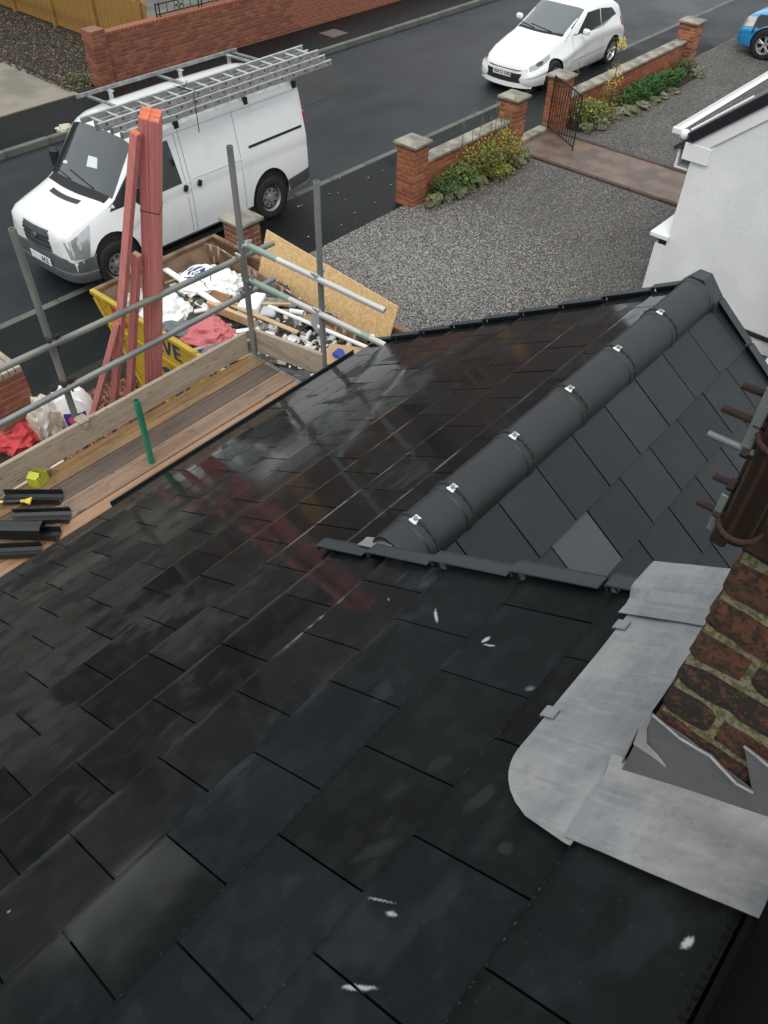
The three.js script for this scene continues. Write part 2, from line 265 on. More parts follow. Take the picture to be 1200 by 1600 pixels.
// ---------- the bungalow under repair ----------
const TH = THREE.MathUtils.degToRad(31.81), cT = Math.cos(TH), sT = Math.sin(TH), DP = 1.2285;
const X0 = -0.182, TW = 0.30, GA = 0.3242, V0 = -0.5626;
const e1 = V(1, 0, 0), e2 = V(0, sT, cT), e3 = V(0, cT, -sT), OF = V(0, 6, 0).addScaledVector(e3, -DP);
const rp = (x, v, h = 0) => OF.clone().addScaledVector(e1, x).addScaledVector(e2, v).addScaledVector(e3, h);
const zv = z => (z - 0.6475) / 0.8498, vRow = k => V0 + GA * k;
const MX0 = -0.95, MXW = 5.2, MV0 = -5.2, MVW = 4.9;
const tileWet = (r, c) => hash(r + 50, c + 50, 77);
// surface of the new slates: dust and paint marks (colour), water film (roughness)
const marks = [ // x, z, length, width, angle, strength
  [0.408, -0.30, 0.024, 0.009, 1.2, 0.7], [0.418, -0.335, 0.045, 0.0035, 1.2, 0.5], [0.624, 0.125, 0.022, 0.009, 0.3, 0.9], [1.219, -0.809, 0.06, 0.006, -0.75, 0.8], [1.245, -0.83, 0.02, 0.003, -0.6, 0.6],
  [1.165, -0.60, 0.02, 0.008, 0.2, 0.8], [1.15, -0.575, 0.03, 0.005, 1.4, 0.7], [1.052, -0.40, 0.022, 0.014, 0.8, 0.22], [1.256, -1.03, 0.022, 0.005, -0.9, 0.75], [0.272, -0.258, 0.04, 0.006, 1.0, 0.7], [0.285, -0.24, 0.02, 0.004, 1.1, 0.5],
  [0.749, -0.453, 0.05, 0.02, 0.3, 0.02], [0.70, -0.31, 0.07, 0.022, 0.1, 0.028], [0.637, -0.20, 0.02, 0.018, 0.3, 0.03], [-0.096, -1.114, 0.01, 0.008, 0, 0.7], [0.52, -0.42, 0.1, 0.03, 0.6, 0.025], [0.9, -0.75, 0.12, 0.035, -0.3, 0.025]];
const cells = {}; // wet state per texel, kept for the three maps
const NT = 1536;
function slateTexel(u, v) {
  const x = MX0 + u * MXW, vv = MV0 + v * MVW, z = 0.6475 + 0.8498 * vv;
  const row = Math.ceil((vv - V0) / GA), inRow = (vv - vRow(row - 1)) / GA; // 0 at the tail
  let c = Math.floor((x - X0) / 0.15); if (((c - row) % 2 + 2) % 2) c -= 1; const tw = tileWet(row, c), fx = (x - X0 - 0.15 * c) / 0.3;
  const n1 = fbm(u, v, 14, 201, 5), n2 = fbm(u * 0.9, v * 1.3, 40, 202, 4), n3 = fbm(u, v, 90, 203, 3), gr = hash(Math.floor(u * NT), Math.floor(v * NT), 5);
  let wet = sst(-0.8, -1.35, z + (n1 - 0.5) * 0.9 + (tw - 0.5) * 0.2);
  const dryPatch = sst(0.63, 0.78, n1 * 0.5 + n2 * 0.6 + (tw - 0.5) * 0.3);
  wet *= 1 - 0.75 * dryPatch;
  const rim = Math.max(sst(0.06, 0.015, inRow), sst(0.05, 0.01, fx) * 0.7) * sst(0.42, 0.6, n2);
  wet *= 1 - 0.85 * rim;
  const tideZone = sst(-0.8, -1.05, z) * sst(-1.9, -1.3, z), nS = fbm(u * 0.3, v * 2.4, 60, 204, 3), tide = tideZone * Math.max(sst(0.16, 0.03, inRow) * sst(0.44, 0.62, n2), sst(0.52, 0.66, n1 * 0.6 + tw * 0.2 + n3 * 0.2) * 0.8 * sst(0.42, 0.62, nS) * sst(0.35, 0.6, n2));
  let dust = 0.045 * sst(0.45, 0.8, n1) + 0.05 * sst(0.5, 0.75, n3) + 0.10 * sst(0.62, 0.8, n2) * (1 - wet) + (gr > 0.9985 ? 0.25 : 0) + tide * 0.42;
  if (inRow < 0.02 && hash(Math.floor(x * 260), row, 9) > 0.86) dust += 0.5;
  let paint = 0;
  for (const m of marks) { const dx = x - m[0], dz = z - m[1]; if (Math.abs(dx) > 0.2 || Math.abs(dz) > 0.2) continue; const a = dx * Math.cos(m[4]) + dz * Math.sin(m[4]), b = -dx * Math.sin(m[4]) + dz * Math.cos(m[4]); const q = (a / m[2] / 0.75) ** 2 + (b / m[3] / 0.85) ** 2 + (n3 - 0.5) * 2.6 + (gr - 0.5) * 0.4; paint = Math.max(paint, m[5] * sst(0.9, 0.1, q)); }
  const semi = sst(0.36, 0.54, n1 * 0.35 + n2 * 0.35 + tw * 0.3) * sst(-1.25, -1.9, z) * mix(1, 0.12, sst(0.9, 1.4, x)) * 0.9; // half-dried film, rougher
  return { wet, dust, paint, tw, n3, n2, gr, cr: mix(0.055, 0.38 + 0.12 * n3, semi) };
}
const cD = new Uint8Array(NT * NT * 4), rD = new Uint8Array(NT * NT * 4);
for (let j = 0; j < NT; j++) for (let i = 0; i < NT; i++) {
  const s = slateTexel((i + 0.5) / NT, (j + 0.5) / NT), o = (j * NT + i) * 4;
  const base = (0.0060 + 0.0040 * s.tw + 0.002 * (s.gr - 0.5)) * (1 - 0.45 * s.wet);
  const d = s.dust * 0.07, pw = s.paint * 0.42;
  const q = (c, k) => Math.floor(clamp(lin(c * 2.2)) * 254 + hash(i, j, 90 + k)); // dithered; the material colour undoes the factor
  cD[o] = q(base * 0.86 + d * 0.93 + pw * 0.95, 0); cD[o + 1] = q(base + d + pw, 1); cD[o + 2] = q(base * 1.1 + d * 1.04 + pw, 2); cD[o + 3] = 255;
  rD[o] = clamp(s.wet) * 255; rD[o + 1] = clamp(s.cr) * 255; rD[o + 2] = 0; rD[o + 3] = 255;
}
const dt = (d, srgb) => { const t = new THREE.DataTexture(d, NT, NT); t.magFilter = THREE.LinearFilter; t.minFilter = THREE.LinearMipmapLinearFilter; t.generateMipmaps = true; if (srgb) t.colorSpace = THREE.SRGBColorSpace; t.needsUpdate = true; return t; };
const slateBump = tex(512, 512, (u, v) => 0.6 * fbm(u, v, 10, 211, 5) + 0.4 * fbm(u, v, 90, 212, 2), false, 5);
const wetT = dt(rD, false);
const mSlate = P({ color: C(1 / 2.2, 1 / 2.2, 1 / 2.2), map: dt(cD, true), roughness: 0.58, metalness: 0, specularIntensity: 0.15, clearcoat: 1, clearcoatMap: wetT, clearcoatRoughnessMap: wetT, clearcoatRoughness: 1, bumpMap: slateBump, bumpScale: 0.001 });
const rearTone = (k, s) => P({ map: cmap(256, (u, v) => { const f = fbm(u, v, 5, s, 5), w = fbm(u, v * 0.3, 30, s + 1, 3); return sc([0.0155, 0.019, 0.022], k * (0.75 + 0.4 * f + 0.25 * w)); }, 1.7), roughness: 0.5, specularIntensity: 0.6, bumpMap: slateBump, bumpScale: 0.0008 });
const mRear = [rearTone(0.85, 221), rearTone(1.0, 222), rearTone(0.72, 223), rearTone(1.12, 224)];
const mRearPale = M({ map: cmap(256, (u, v) => sc([0.052, 0.057, 0.059], 0.85 + 0.3 * fbm(u, v, 5, 226, 5)), 1.7), roughness: 0.6 });
const mFelt = M({ color: C(0.012, 0.012, 0.013), roughness: 0.9 });
const mTrim = M({ map: cmap(256, (u, v) => sc([0.016, 0.023, 0.028], 0.7 + 0.6 * fbm(u, v, 30, 228, 3)), 6), roughness: 0.55 });

const house = thing('bungalow', 'bungalow with new black slate tile roof being re-roofed in the foreground', 'house');
const XV = 1.455, XE = 4.13, ZA = -1.22, YA = 3.797;
const deck = (x0, x1, v0, v1) => basis(cbox(x1 - x0, 0.09, v1 - v0, 0.004), e1, e3, e2, rp((x0 + x1) / 2, (v0 + v1) / 2, -0.085));
const frontSlope = part('front_slope', merge([deck(-1.6, XV - 0.03, zv(-3.5), zv(0.15)), deck(XV - 0.029, XE - 0.04, zv(-3.5), zv(-1.27))]), mFelt, house);
const TK = 0.016;
function slateGeo(w, L) { // flat slate whose exposed tail is eased down like a riven edge
  const h = TK / 2, a = -L / 2, pr = [[a, -h], [a, h - 0.0085], [a + 0.004, h - 0.0062], [a + 0.013, h - 0.0028], [a + 0.028, h], [L / 2, h], [L / 2, -h]];
  const s = new THREE.Shape(pr.map(p => new THREE.Vector2(...p))); const g = new THREE.ExtrudeGeometry(s, { depth: w, bevelEnabled: false }); g.translate(0, 0, -w / 2);
  return boxUV(basis(g, V(0, 0, 1), V(0, 1, 0), V(-1, 0, 0), V(0, 0, 0)));
}
function placeSlate(xa, xb, row, vTail, vTop, jit = 1) {
  const gap = 0.0055, w = xb - xa - gap, L = vTop - vTail; if (w < 0.03) return;
  const g = slateGeo(w, L), beta = Math.atan(TK / GA) + rr(-0.0045, 0.0045) * jit, tw = rr(-0.0055, 0.0055) * jit;
  const ez = e2.clone().applyAxisAngle(e1, beta), ey = e3.clone().applyAxisAngle(e1, beta), ex = e1.clone().applyAxisAngle(e2, tw); ey.applyAxisAngle(e2, tw);
  const o = rp((xa + xb) / 2, vTail, rr(-0.0012, 0.0012) * jit).addScaledVector(ez, L / 2).addScaledVector(ey, -TK / 2);
  const p = g.attributes.position, uv = g.attributes.uv;
  for (let i = 0; i < p.count; i++) uv.setXY(i, ((xa + xb) / 2 + p.getX(i) - MX0) / MXW, (vTail + L / 2 + p.getZ(i) - MV0) / MVW);
  const m = part('roof_tile', g, mSlate, frontSlope); new THREE.Matrix4().makeBasis(ex, ey, ez).setPosition(o).decompose(m.position, m.quaternion, m.scale);
}
for (let row = 0; row >= -14; row--) {
  const vEnd = vRow(row) + 0.05;
  for (let c = -8; c < 30; c++) {
    if (((c - row) % 2 + 2) % 2) continue;
    let xa = X0 + 0.15 * c, xb = xa + TW; const vTail = Math.max(vRow(row - 1), zv(-3.66)); if (vRow(row) - vTail < 0.02) continue;
    if (row > -5) { xb = Math.min(xb, XV); if (xa < XV) placeSlate(xa, xb, row, vTail, Math.min(vEnd, zv(0.17)), row > -4 ? 0.45 : 0.8); }
    else if (row === -5) { if (xa < XV) placeSlate(xa, Math.min(xb, XV), row, vTail, vEnd); if (xb > XV + 0.02) placeSlate(Math.max(xa, XV + 0.005), Math.min(xb, XE), row, vTail, zv(-1.25)); }
    else if (xa < XE) placeSlate(xa, Math.min(xb, XE), row, vTail, row === -6 ? vEnd : vEnd);
  }
}
// rear slope of the extension
const TR = THREE.MathUtils.degToRad(38), rN = V(0, Math.cos(TR), Math.sin(TR)), rD2 = V(0, -Math.sin(TR), Math.cos(TR)), RO = V(0, YA, ZA);
const rq = (x, s, h = 0) => RO.clone().setX(x).addScaledVector(rD2, s).addScaledVector(rN, h);
const rearSlope = part('rear_slope', basis(cbox(XE - XV, 0.09, 2.4, 0.004), e1, rN, rD2, rq((XE + XV) / 2 - 0.02, 1.22, -0.085)), mFelt, house);
const tails = [0.43, 0.70, 0.985, 1.27, 1.555, 1.84, 2.12];
const rowOff = [2.06, 2.155, 2.03, 2.14, 2.05, 2.15, 2.05];
tails.forEach((s1, k) => {
  const s0 = k ? tails[k - 1] : 0.0;
  for (let i = -3; i < 9; i++) {
    const xa = Math.max(XV + 0.06, rowOff[k] + i * 0.2865), xb = Math.min(XE - 0.005, rowOff[k] + (i + 1) * 0.2865); if (xb - xa < 0.05) continue;
    const L = s1 - s0 + 0.03, beta = -Math.atan(TK / 0.285) + rr(-0.003, 0.003), ez = rD2.clone().applyAxisAngle(e1, beta), ey = rN.clone().applyAxisAngle(e1, beta);
    const o = rq((xa + xb) / 2, s1, rr(-0.001, 0.001)).addScaledVector(ez, -L / 2).addScaledVector(ey, -TK / 2);
    const pale = k === 1 && Math.abs((xa + xb) / 2 - 2.30) < 0.14;
    const m = part('roof_tile', cbox(xb - xa - 0.0075, TK, L, 0.0014, rnd() * 3, rnd() * 3), pale ? mRearPale : mRear[Math.floor(rnd() * 4)], rearSlope, pale ? 'paler grey slate tile' : undefined);
    new THREE.Matrix4().makeBasis(e1, ey, ez).setPosition(o).decompose(m.position, m.quaternion, m.scale);
  }
});
// half-round ridge with unions and silver clips
const RZ = -1.252, RY = 3.712, RW = 0.121, RH = 0.118;
const arc = (x, k, t = 1) => V(x, RY + RH * Math.pow(Math.max(0, Math.sin(k)), 0.85) * t * (k < 0 || k > Math.PI ? 0 : 1) - (k < 0 || k > Math.PI ? 0.012 : 0), RZ - (Math.cos(k) > 0 ? 0.072 : 0.135) * Math.cos(k) * t);
function ridgeTile(x0, x1, grow = 1, n = 14, th = 0.014) {
  const out = [], rows = [];
  for (const [x, t] of [[x0, 1 - th / RH], [x0, 1], [x0 + 0.006, grow], [x1 - 0.040, grow], [x1 - 0.034, grow + 0.035], [x1 - 0.004, grow + 0.035], [x1, 1], [x1, 1 - th / RH]]) { const r = []; for (let i = 0; i <= n; i++) r.push(arc(x, -0.12 + (Math.PI + 0.24) * i / n, t)); rows.push(r); }
  const g = sheet(rows.map(r => r), false, false, 0.5); out.push(boxUV(g));
  const inner = []; for (const x of [x1, x0]) { const r = []; for (let i = 0; i <= n; i++) r.push(arc(x, -0.12 + (Math.PI + 0.24) * i / n, 1 - th / RH)); inner.push(r); } out.push(boxUV(sheet(inner)));
  for (const k of [-0.12, Math.PI + 0.12]) { const r = [[arc(x0, k, 1 - th / RH), arc(x0, k, 1)], [arc(x1, k, 1 - th / RH), arc(x1, k, 1)]]; out.push(boxUV(sheet(r))); }
  return merge(out);
}
const mRidge = M({ map: cmap(256, (u, v) => { const f = fbm(u, v, 5, 231, 5); return sc([0.0105, 0.0125, 0.0145], 0.75 + 0.5 * f); }, 2), roughness: 0.5, bumpMap: rep(grainT, 8), bumpScale: 0.0008 });
const mClip = M({ color: C(0.72, 0.72, 0.7), metalness: 0.5, roughness: 0.35 });
const joints = [1.50, 1.655, 1.885, 2.31, 2.75, 3.18, 3.615, 4.05];
for (let i = 0; i < joints.length - 1; i++) {
  const t = part('ridge_tile', ridgeTile(joints[i] + 0.006, joints[i + 1] - 0.006, 1.012 + rr(-0.01, 0.018)), mRidge, house);
  if (i) {
    const x = joints[i];
    // dark union strip with lugs
    const lug = []; for (let a = 0; a < 9; a++) { const k = 0.15 + a * 0.35, q = arc(x + (a % 2 ? 0.003 : -0.001), k, 1.05), nrm = V(0, Math.sin(k) / RH, -Math.cos(k) / RW).normalize(); lug.push(basis(cbox(a % 2 ? 0.016 : 0.010, 0.008, 0.036, 0.002), e1, nrm, V().crossVectors(e1, nrm), q)); }
    lug.push(ridgeTile(x - 0.0055, x + 0.0055, 1.01, 14, 0.02));
    part('ridge_union', merge(lug), mBlackMatt, t);
    const k = 1.72, q = arc(x - 0.004, k, 1.07), nrm = V(0, Math.sin(k) / RH, -Math.cos(k) / RW).normalize(), ez = V().crossVectors(e1, nrm);
    const cl = [basis(cbox(0.042, 0.006, 0.028, 0.002), e1, nrm, ez, q), basis(cbox(0.012, 0.010, 0.036, 0.003), e1, nrm, ez, q.clone().addScaledVector(e1, -0.016))];
    const pc = part('ridge_clip', merge(cl), mClip, t, 'bright silver ridge clip with screw');
    void pc; part('clip_screw', rod(q, q.clone().addScaledVector(nrm, 0.012), 0.009, 10), M({ color: C(0.25, 0.25, 0.25), metalness: 0.8, roughness: 0.4 }), t);
  }
}
// hooded ridge end cap
{
  const sh = [[-0.10, -0.035], [-0.09, 0.05], [-0.02, 0.130], [0.05, 0.130], [0.145, 0.03], [0.155, -0.035]], inn = sh.map(p => [p[0] * 0.9, p[1] - 0.016]);
  const s = [...sh, ...inn.reverse()];
  part('ridge_end_cap', merge([slab(s, 0.09, V(4.045, RY, RZ), V(0, 0, 1), V(0, 1, 0), V(1, 0, 0).negate().negate()), slab(sh, 0.012, V(4.137, RY, RZ), V(0, 0, 1), V(0, 1, 0), V(1, 0, 0))]), mTrim, house);
}
// dry verge units: main roof edge beside the chimney, and both edges of the far gable
function vergeUnit(x, frameO, up, nn, L, side, w = 0.075, tilt = 0.05) {
  const ez = up.clone().applyAxisAngle(e1, tilt), ey = nn.clone().applyAxisAngle(e1, tilt);
  const g = merge([at(cbox(w, 0.008, L, 0.003), -side * w / 2, 0.004, 0), at(cbox(0.008, 0.09, L, 0.003), side * 0.004, -0.037, 0), at(cbox(w, 0.028, 0.008, 0.003), -side * w / 2, -0.008, -L / 2 - 0.002)]);
  const m = part('verge_unit', g, mTrim, house); new THREE.Matrix4().makeBasis(e1, ey, ez).setPosition(frameO.setX(x)).decompose(m.position, m.quaternion, m.scale); return m;
}
for (const [za, zb] of [[-1.545, -1.30], [-1.275, -1.0], [-0.985, -0.70], [-0.69, -0.42], [-0.405, -0.30]]) vergeUnit(XV + 0.03, rp(0, (zv(za) + zv(zb)) / 2, 0.014), e2, e3, (zb - za) / 0.8498 - 0.012, 1, 0.052, 0.07);
for (let k = -13; k <= -5; k++) { const va = Math.max(vRow(k - 1), zv(-3.66)), vb = k === -5 ? zv(-1.32) : vRow(k) - 0.01; vergeUnit(XE + 0.02, rp(0, (va + vb) / 2, 0.016), e2, e3, vb - va, 1, 0.05, 0.05); }
for (let k = 0; k < 7; k++) { const a = k ? tails[k - 1] : 0.13, b = tails[k] - 0.008; const m = vergeUnit(XE + 0.02, rq(0, (a + b) / 2, 0.016), rD2.clone().negate(), rN, b - a, 1, 0.05, 0.0); void m; }
// lead saddle where the small ridge dies into the main verge
part('lead_saddle', (() => { const rows = []; for (let i = 0; i <= 6; i++) { const r = []; for (let j = 0; j <= 6; j++) { const x = 1.478 + j * 0.010, z = -1.37 + i * 0.036; r.push(V(x, 6 - 1.4457 + 0.6202 * Math.min(z, -1.22) - Math.max(0, z + 1.22) * 0.78 + 0.022 + rr(0, 0.008), z)); } rows.push(r); } return boxUV(sheet(rows)); })(), mLead, house);
// main ridge at the top of the slope, with its rolled underlay
{
  const rows = []; for (let i = 0; i <= 1; i++) { const r = []; for (let a = 0; a <= 14; a++) { const k = Math.PI * a / 14; r.push(V(-1.6 + i * 3.05, 4.66 + 0.15 * Math.sin(k), 0.33 - 0.14 * Math.cos(k))); } rows.push(r); }
  const mJet = P({ color: C(0.004, 0.0045, 0.005), roughness: 0.7, specularIntensity: 0.12 });
  part('main_ridge', boxUV(sheet(rows)), mJet, house);
  const l = []; for (let i = 0; i < 46; i++) { const x = 0.2 + i * 0.018; l.push(basis(cbox(rr(0.004, 0.009), 0.004, rr(0.004, 0.016), 0.001), e1, e3, e2, rp(x, zv(0.172), 0.006))); }
  part('ridge_roll', merge([basis(cbox(3, 0.004, 0.05, 0.001), e1, e3, e2, rp(-0.1, zv(0.205), 0.004)), ...l]), mJet, house);
}
part('rear_roof', slab([[-1.6, 0], [XV, 0], [XV, 4], [-1.6, 4]], 0.1, V(0, 4.62, 0.34), e1, V(0, -0.53, 0.85), V(0, 0.85, 0.53)), mBlackMatt, house);
// walls below the roof
const wallB = M({ map: concMap([0.26, 0.09, 0.05], [0.2, 0.075, 0.045], 241, 1), roughness: 0.9 });
part('wall', merge([cb(-1.5, XV - 0.02, -0.1, 2.2, -3.32, -3.1), cb(XV - 0.019, XE - 0.1, -0.1, 2.2, -3.3, -3.08), slab([[3.3, 0], [-0.45, 0], [-0.45, 2.62], [1.24, 3.68], [3.3, 2.2]], 0.1, V(XE - 0.1, -0.1, 0), V(0, 0, -1), V(0, 1, 0), V(-1, 0, 0)), cb(-1.6, XV - 0.03, -0.1, 2.2, 4, 4.2), slab([[3.3, 0], [-4.2, 0], [-4.2, 2.2], [-0.3, 4.55], [3.3, 2.2]], 0.1, V(XV - 0.06, -0.1, 0), V(0, 0, -1), V(0, 1, 0), V(-1, 0, 0))]), wallB, house);
part('fascia', merge([cb(-1.5, XV, 2.14, 2.32, -3.56, -3.535), cb(XV + 0.001, XE, 2.14, 2.32, -3.56, -3.535), cb(-1.5, XE, 2.13, 2.15, -3.53, -3.3)]), mWhitePaint, house);
// black half-round gutter along the extension eave, with an open end
{
  const gx0 = 1.62, gx1 = 3.98, gz = -3.655, gyy = 2.262, n = 12, prof = (r) => Array.from({ length: n + 1 }, (_, i) => { const k = Math.PI * i / n; return [gz + r * Math.cos(k), gyy - r * 0.95 * Math.sin(k)]; });
  const row = (r, x) => prof(r).map(p => V(x, p[1], p[0]));
  const out = row(0.062, 0), l = [boxUV(sheet([row(0.062, gx0), row(0.062, gx1)])), boxUV(sheet([row(0.056, gx1), row(0.056, gx0)])), boxUV(sheet([row(0.056, gx0), row(0.062, gx0)])), boxUV(sheet([row(0.056, gx1), row(0.062, gx1)]))]; void out;
  for (const s of [-1, 1]) l.push(rod(V(gx0, gyy, gz + s * 0.059), V(gx1, gyy, gz + s * 0.059), 0.007, 8));
  const gt = part('gutter', merge(l), mBlackPl, house);
  for (const x of [1.9, 2.7, 3.5]) part('gutter_bracket', at(merge([cbox(0.03, 0.008, 0.10, 0.003), at(cbox(0.03, 0.07, 0.008, 0.003), 0, 0.03, 0.045)]), x, gyy - 0.067, gz + 0.03), mBlackPl, gt);
}

// ---------- chimney, lead, aerial mast ----------
const CX = 0.885, CZ = -0.1;
const chimT = (s, pal) => cmap(512, (u, v) => { const a = fbm(u, v, 9, s, 5), b = fbm(u, v, 22, s + 3, 4), g = hash(Math.floor(u * 512), Math.floor(v * 512), s); return pal(a, b, g); }, 8);
const mOldBrick = [0, 1, 2].map(k => M({ map: chimT(301 + k * 11, (a, b, g) => { let c = mc([0.17, 0.055, 0.026], [0.085, 0.038, 0.022], sst(0.35, 0.65, a)); c = mc(c, [0.022, 0.018, 0.014], sst([0.50, 0.43, 0.34][k], [0.64, 0.57, 0.48][k], b * 0.7 + a * 0.3 + (g - 0.5) * 0.12)); if (g > 0.95) c = mc(c, [0.22, 0.2, 0.12], 0.6); return sc(c, 0.7 + 0.6 * g); }), roughness: 0.92, bumpMap: rep(asBump, 7), bumpScale: 0.006 }));
const mOldMortar = M({ map: chimT(341, (a, b, g) => { let c = mc([0.46, 0.40, 0.27], [0.32, 0.27, 0.17], a); c = mc(c, [0.18, 0.19, 0.06], sst(0.44, 0.6, b)); c = mc(c, [0.05, 0.045, 0.03], sst(0.62, 0.76, a * 0.8 + (g - 0.5) * 0.2)); return sc(c, 0.65 + 0.7 * g); }), roughness: 0.95, bumpMap: rep(asBump, 6), bumpScale: 0.008 });
const chimney = part('chimney', (() => { // mortar core with a lumpy face
  const g = new THREE.BoxGeometry(0.62, 1.55, 0.86, 6, 60, 36), p = g.attributes.position;
  for (let i = 0; i < p.count; i++) { const y = p.getY(i), z = p.getZ(i), x = p.getX(i), k = (fbm(y * 0.8 + 5, z * 0.8 + 5, 18, 351, 3) - 0.5) * 0.012; if (x < -0.3) p.setX(i, x + k - 0.001); if (z < -0.42) p.setZ(i, z + k); }
  g.translate(CX + 0.31 + 0.0125, 4.2 + 0.775, CZ + 0.43 + 0.010); g.computeVertexNormals(); return boxUV(g.toNonIndexed());
})(), mOldMortar, house);
function roughBrick(w, h, d) {
  const g = new THREE.BoxGeometry(w, h, d, 2, 4, 8), p = g.attributes.position, s = Math.floor(rnd() * 1e4);
  for (let i = 0; i < p.count; i++) {
    const x = p.getX(i), y = p.getY(i), z = p.getZ(i), ky = Math.abs(y) / (h / 2), kz = Math.abs(z) / (d / 2);
    const round = 0.006 * (Math.pow(ky, 3) + Math.pow(kz, 6)), nz = (vn(y * 60 + 9, z * 40 + 9, 999, s) - 0.5);
    p.setXYZ(i, x + (x < 0 ? 1 : -1) * (round + nz * 0.008), y * (1 - 0.06 * nz), z * (1 - 0.03 * nz));
  }
  return boxUV(smooth(g), rnd() * 3, rnd() * 3);
}
for (let k = -6; k < 11; k++) {
  const y = 4.868 + k * 0.083, odd = k & 1, lens = [odd ? 0.1 : 0.205, 0.205, 0.205, 0.205, 0.1]; let z = CZ;
  for (const L of lens) { const m = part('brick', roughBrick(0.1, 0.061 + rr(-0.004, 0.004), L - 0.014), mOldBrick[Math.floor(rnd() * 3)], chimney); m.position.set(CX + 0.05 + rr(-0.003, 0.004), y + rr(-0.003, 0.003), z + L / 2 - 0.004 * k * 0); m.rotation.x = rr(-0.015, 0.015); z += L; }
}
// lead: thickened grid following a function, with gentle dents
function leadSheet(f, nu, nv, th, nrm, dent = 0.003, s = 1) {
  const top = [], bot = [];
  for (let i = 0; i <= nv; i++) { const a = [], b = []; for (let j = 0; j <= nu; j++) { const u = j / nu, v = i / nv, q = f(u, v), k = (fbm(u * 0.9, v * 0.9, 4, 361 + s, 3) - 0.5) * dent; a.push(q.clone().addScaledVector(nrm, th + k)); b.push(q.clone().addScaledVector(nrm, k)); } top.push(a); bot.push(b); }
  const edge = [[top[0], bot[0]], [bot[nv], top[nv]], [top.map(r => r[0]), bot.map(r => r[0])].reverse(), [top.map(r => r[nu]), bot.map(r => r[nu])]];
  return merge([boxUV(sheet(top), s), boxUV(sheet(bot.map(r => r.slice().reverse())), s), ...edge.map(e => boxUV(sheet(e)))].map(g => g));
}
const rz = (x, z, h) => rp(x, zv(z), h);
part('lead_apron', leadSheet((u, v) => { const x = mix(0.688, 1.50, u); const zf = x < 0.86 ? -0.105 - 0.20 * Math.sqrt(Math.max(0, 1 - ((0.86 - x) / 0.172) ** 2)) : -0.305; return rz(x, mix(zf, -0.095, v), 0.004 + (x > 1.40 ? 0.034 * sst(1.40, 1.44, x) : 0) + 0.012 * Math.pow(v, 6) * sst(0.85, 0.9, x)); }, 40, 14, 0.0025, e3, 0.008, 1), mLead, house);
part('lead_apron_cap', leadSheet((u, v) => { const x = mix(1.345, 1.53, u); return rz(x, mix(-0.325 + 0.012 * u, -0.09, v), 0.012 + 0.034 * sst(1.39, 1.43, x)); }, 10, 8, 0.0025, e3, 0.006, 2), mLead, house);
part('lead_upstand', leadSheet((u, v) => V(mix(0.885, 1.5, u), mix(4.48, 4.66, v), CZ - 0.006), 12, 4, 0.002, V(0, 0, -1), 0.004, 3), mLead, house);
for (const x of [1.305, 0.975]) part('lead_clip', merge([basis(cbox(0.034, 0.003, 0.034, 0.001), e1, e3, e2, rz(x, -0.297, 0.011)), basis(cbox(0.034, 0.01, 0.003, 0.001), e1, e3, e2, rz(x, -0.313, 0.007))]), mLead, house);
part('lead_side_cover', leadSheet((u, v) => { const x = mix(0.699, 0.893, u), z = mix(-0.113, 0.42, v); return rz(x, z, 0.010 + 0.03 * Math.pow(u, 7)); }, 16, 24, 0.0025, e3, 0.011, 4), mLead, house);
// stepped flashing turned into the brick joints, edges curled and torn
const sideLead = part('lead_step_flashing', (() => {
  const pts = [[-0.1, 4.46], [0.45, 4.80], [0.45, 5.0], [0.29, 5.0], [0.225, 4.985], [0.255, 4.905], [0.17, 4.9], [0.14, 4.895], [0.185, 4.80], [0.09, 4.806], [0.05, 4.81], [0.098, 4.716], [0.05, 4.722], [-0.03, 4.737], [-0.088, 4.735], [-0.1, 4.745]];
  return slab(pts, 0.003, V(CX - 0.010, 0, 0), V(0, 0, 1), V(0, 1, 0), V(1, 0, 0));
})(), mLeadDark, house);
for (const [a, b] of [[[-0.095, 4.742], [0.1, 4.715]], [[0.05, 4.812], [0.19, 4.799]]]) { // rolled bright rims
  const l = []; const n = 7; for (let i = 0; i < n; i++) { const q = t => V(CX - 0.012 - 0.004 * Math.sin(t * 9), mix(a[1], b[1], t) + 0.004 * Math.sin(t * 13), mix(a[0], b[0], t)); l.push(rod(q(i / n), q((i + 1.05) / n), 0.0042 - 0.002 * Math.abs(i / n - 0.5), 7)); }
  part('rolled_edge', merge(l), mLead, sideLead);
}
part('torn_corner', (() => { const rows = [[V(CX - 0.012, 4.745, -0.1), V(CX - 0.010, 4.745, -0.095)], [V(CX - 0.02, 4.69, -0.104), V(CX - 0.012, 4.70, -0.094)], [V(CX - 0.03, 4.655, -0.10), V(CX - 0.016, 4.662, -0.082)], [V(CX - 0.02, 4.640, -0.06), V(CX - 0.013, 4.648, -0.058)], [V(CX - 0.014, 4.626, -0.034), V(CX - 0.012, 4.63, -0.034)]]; return boxUV(sheet(rows)); })(), mLead, sideLead);
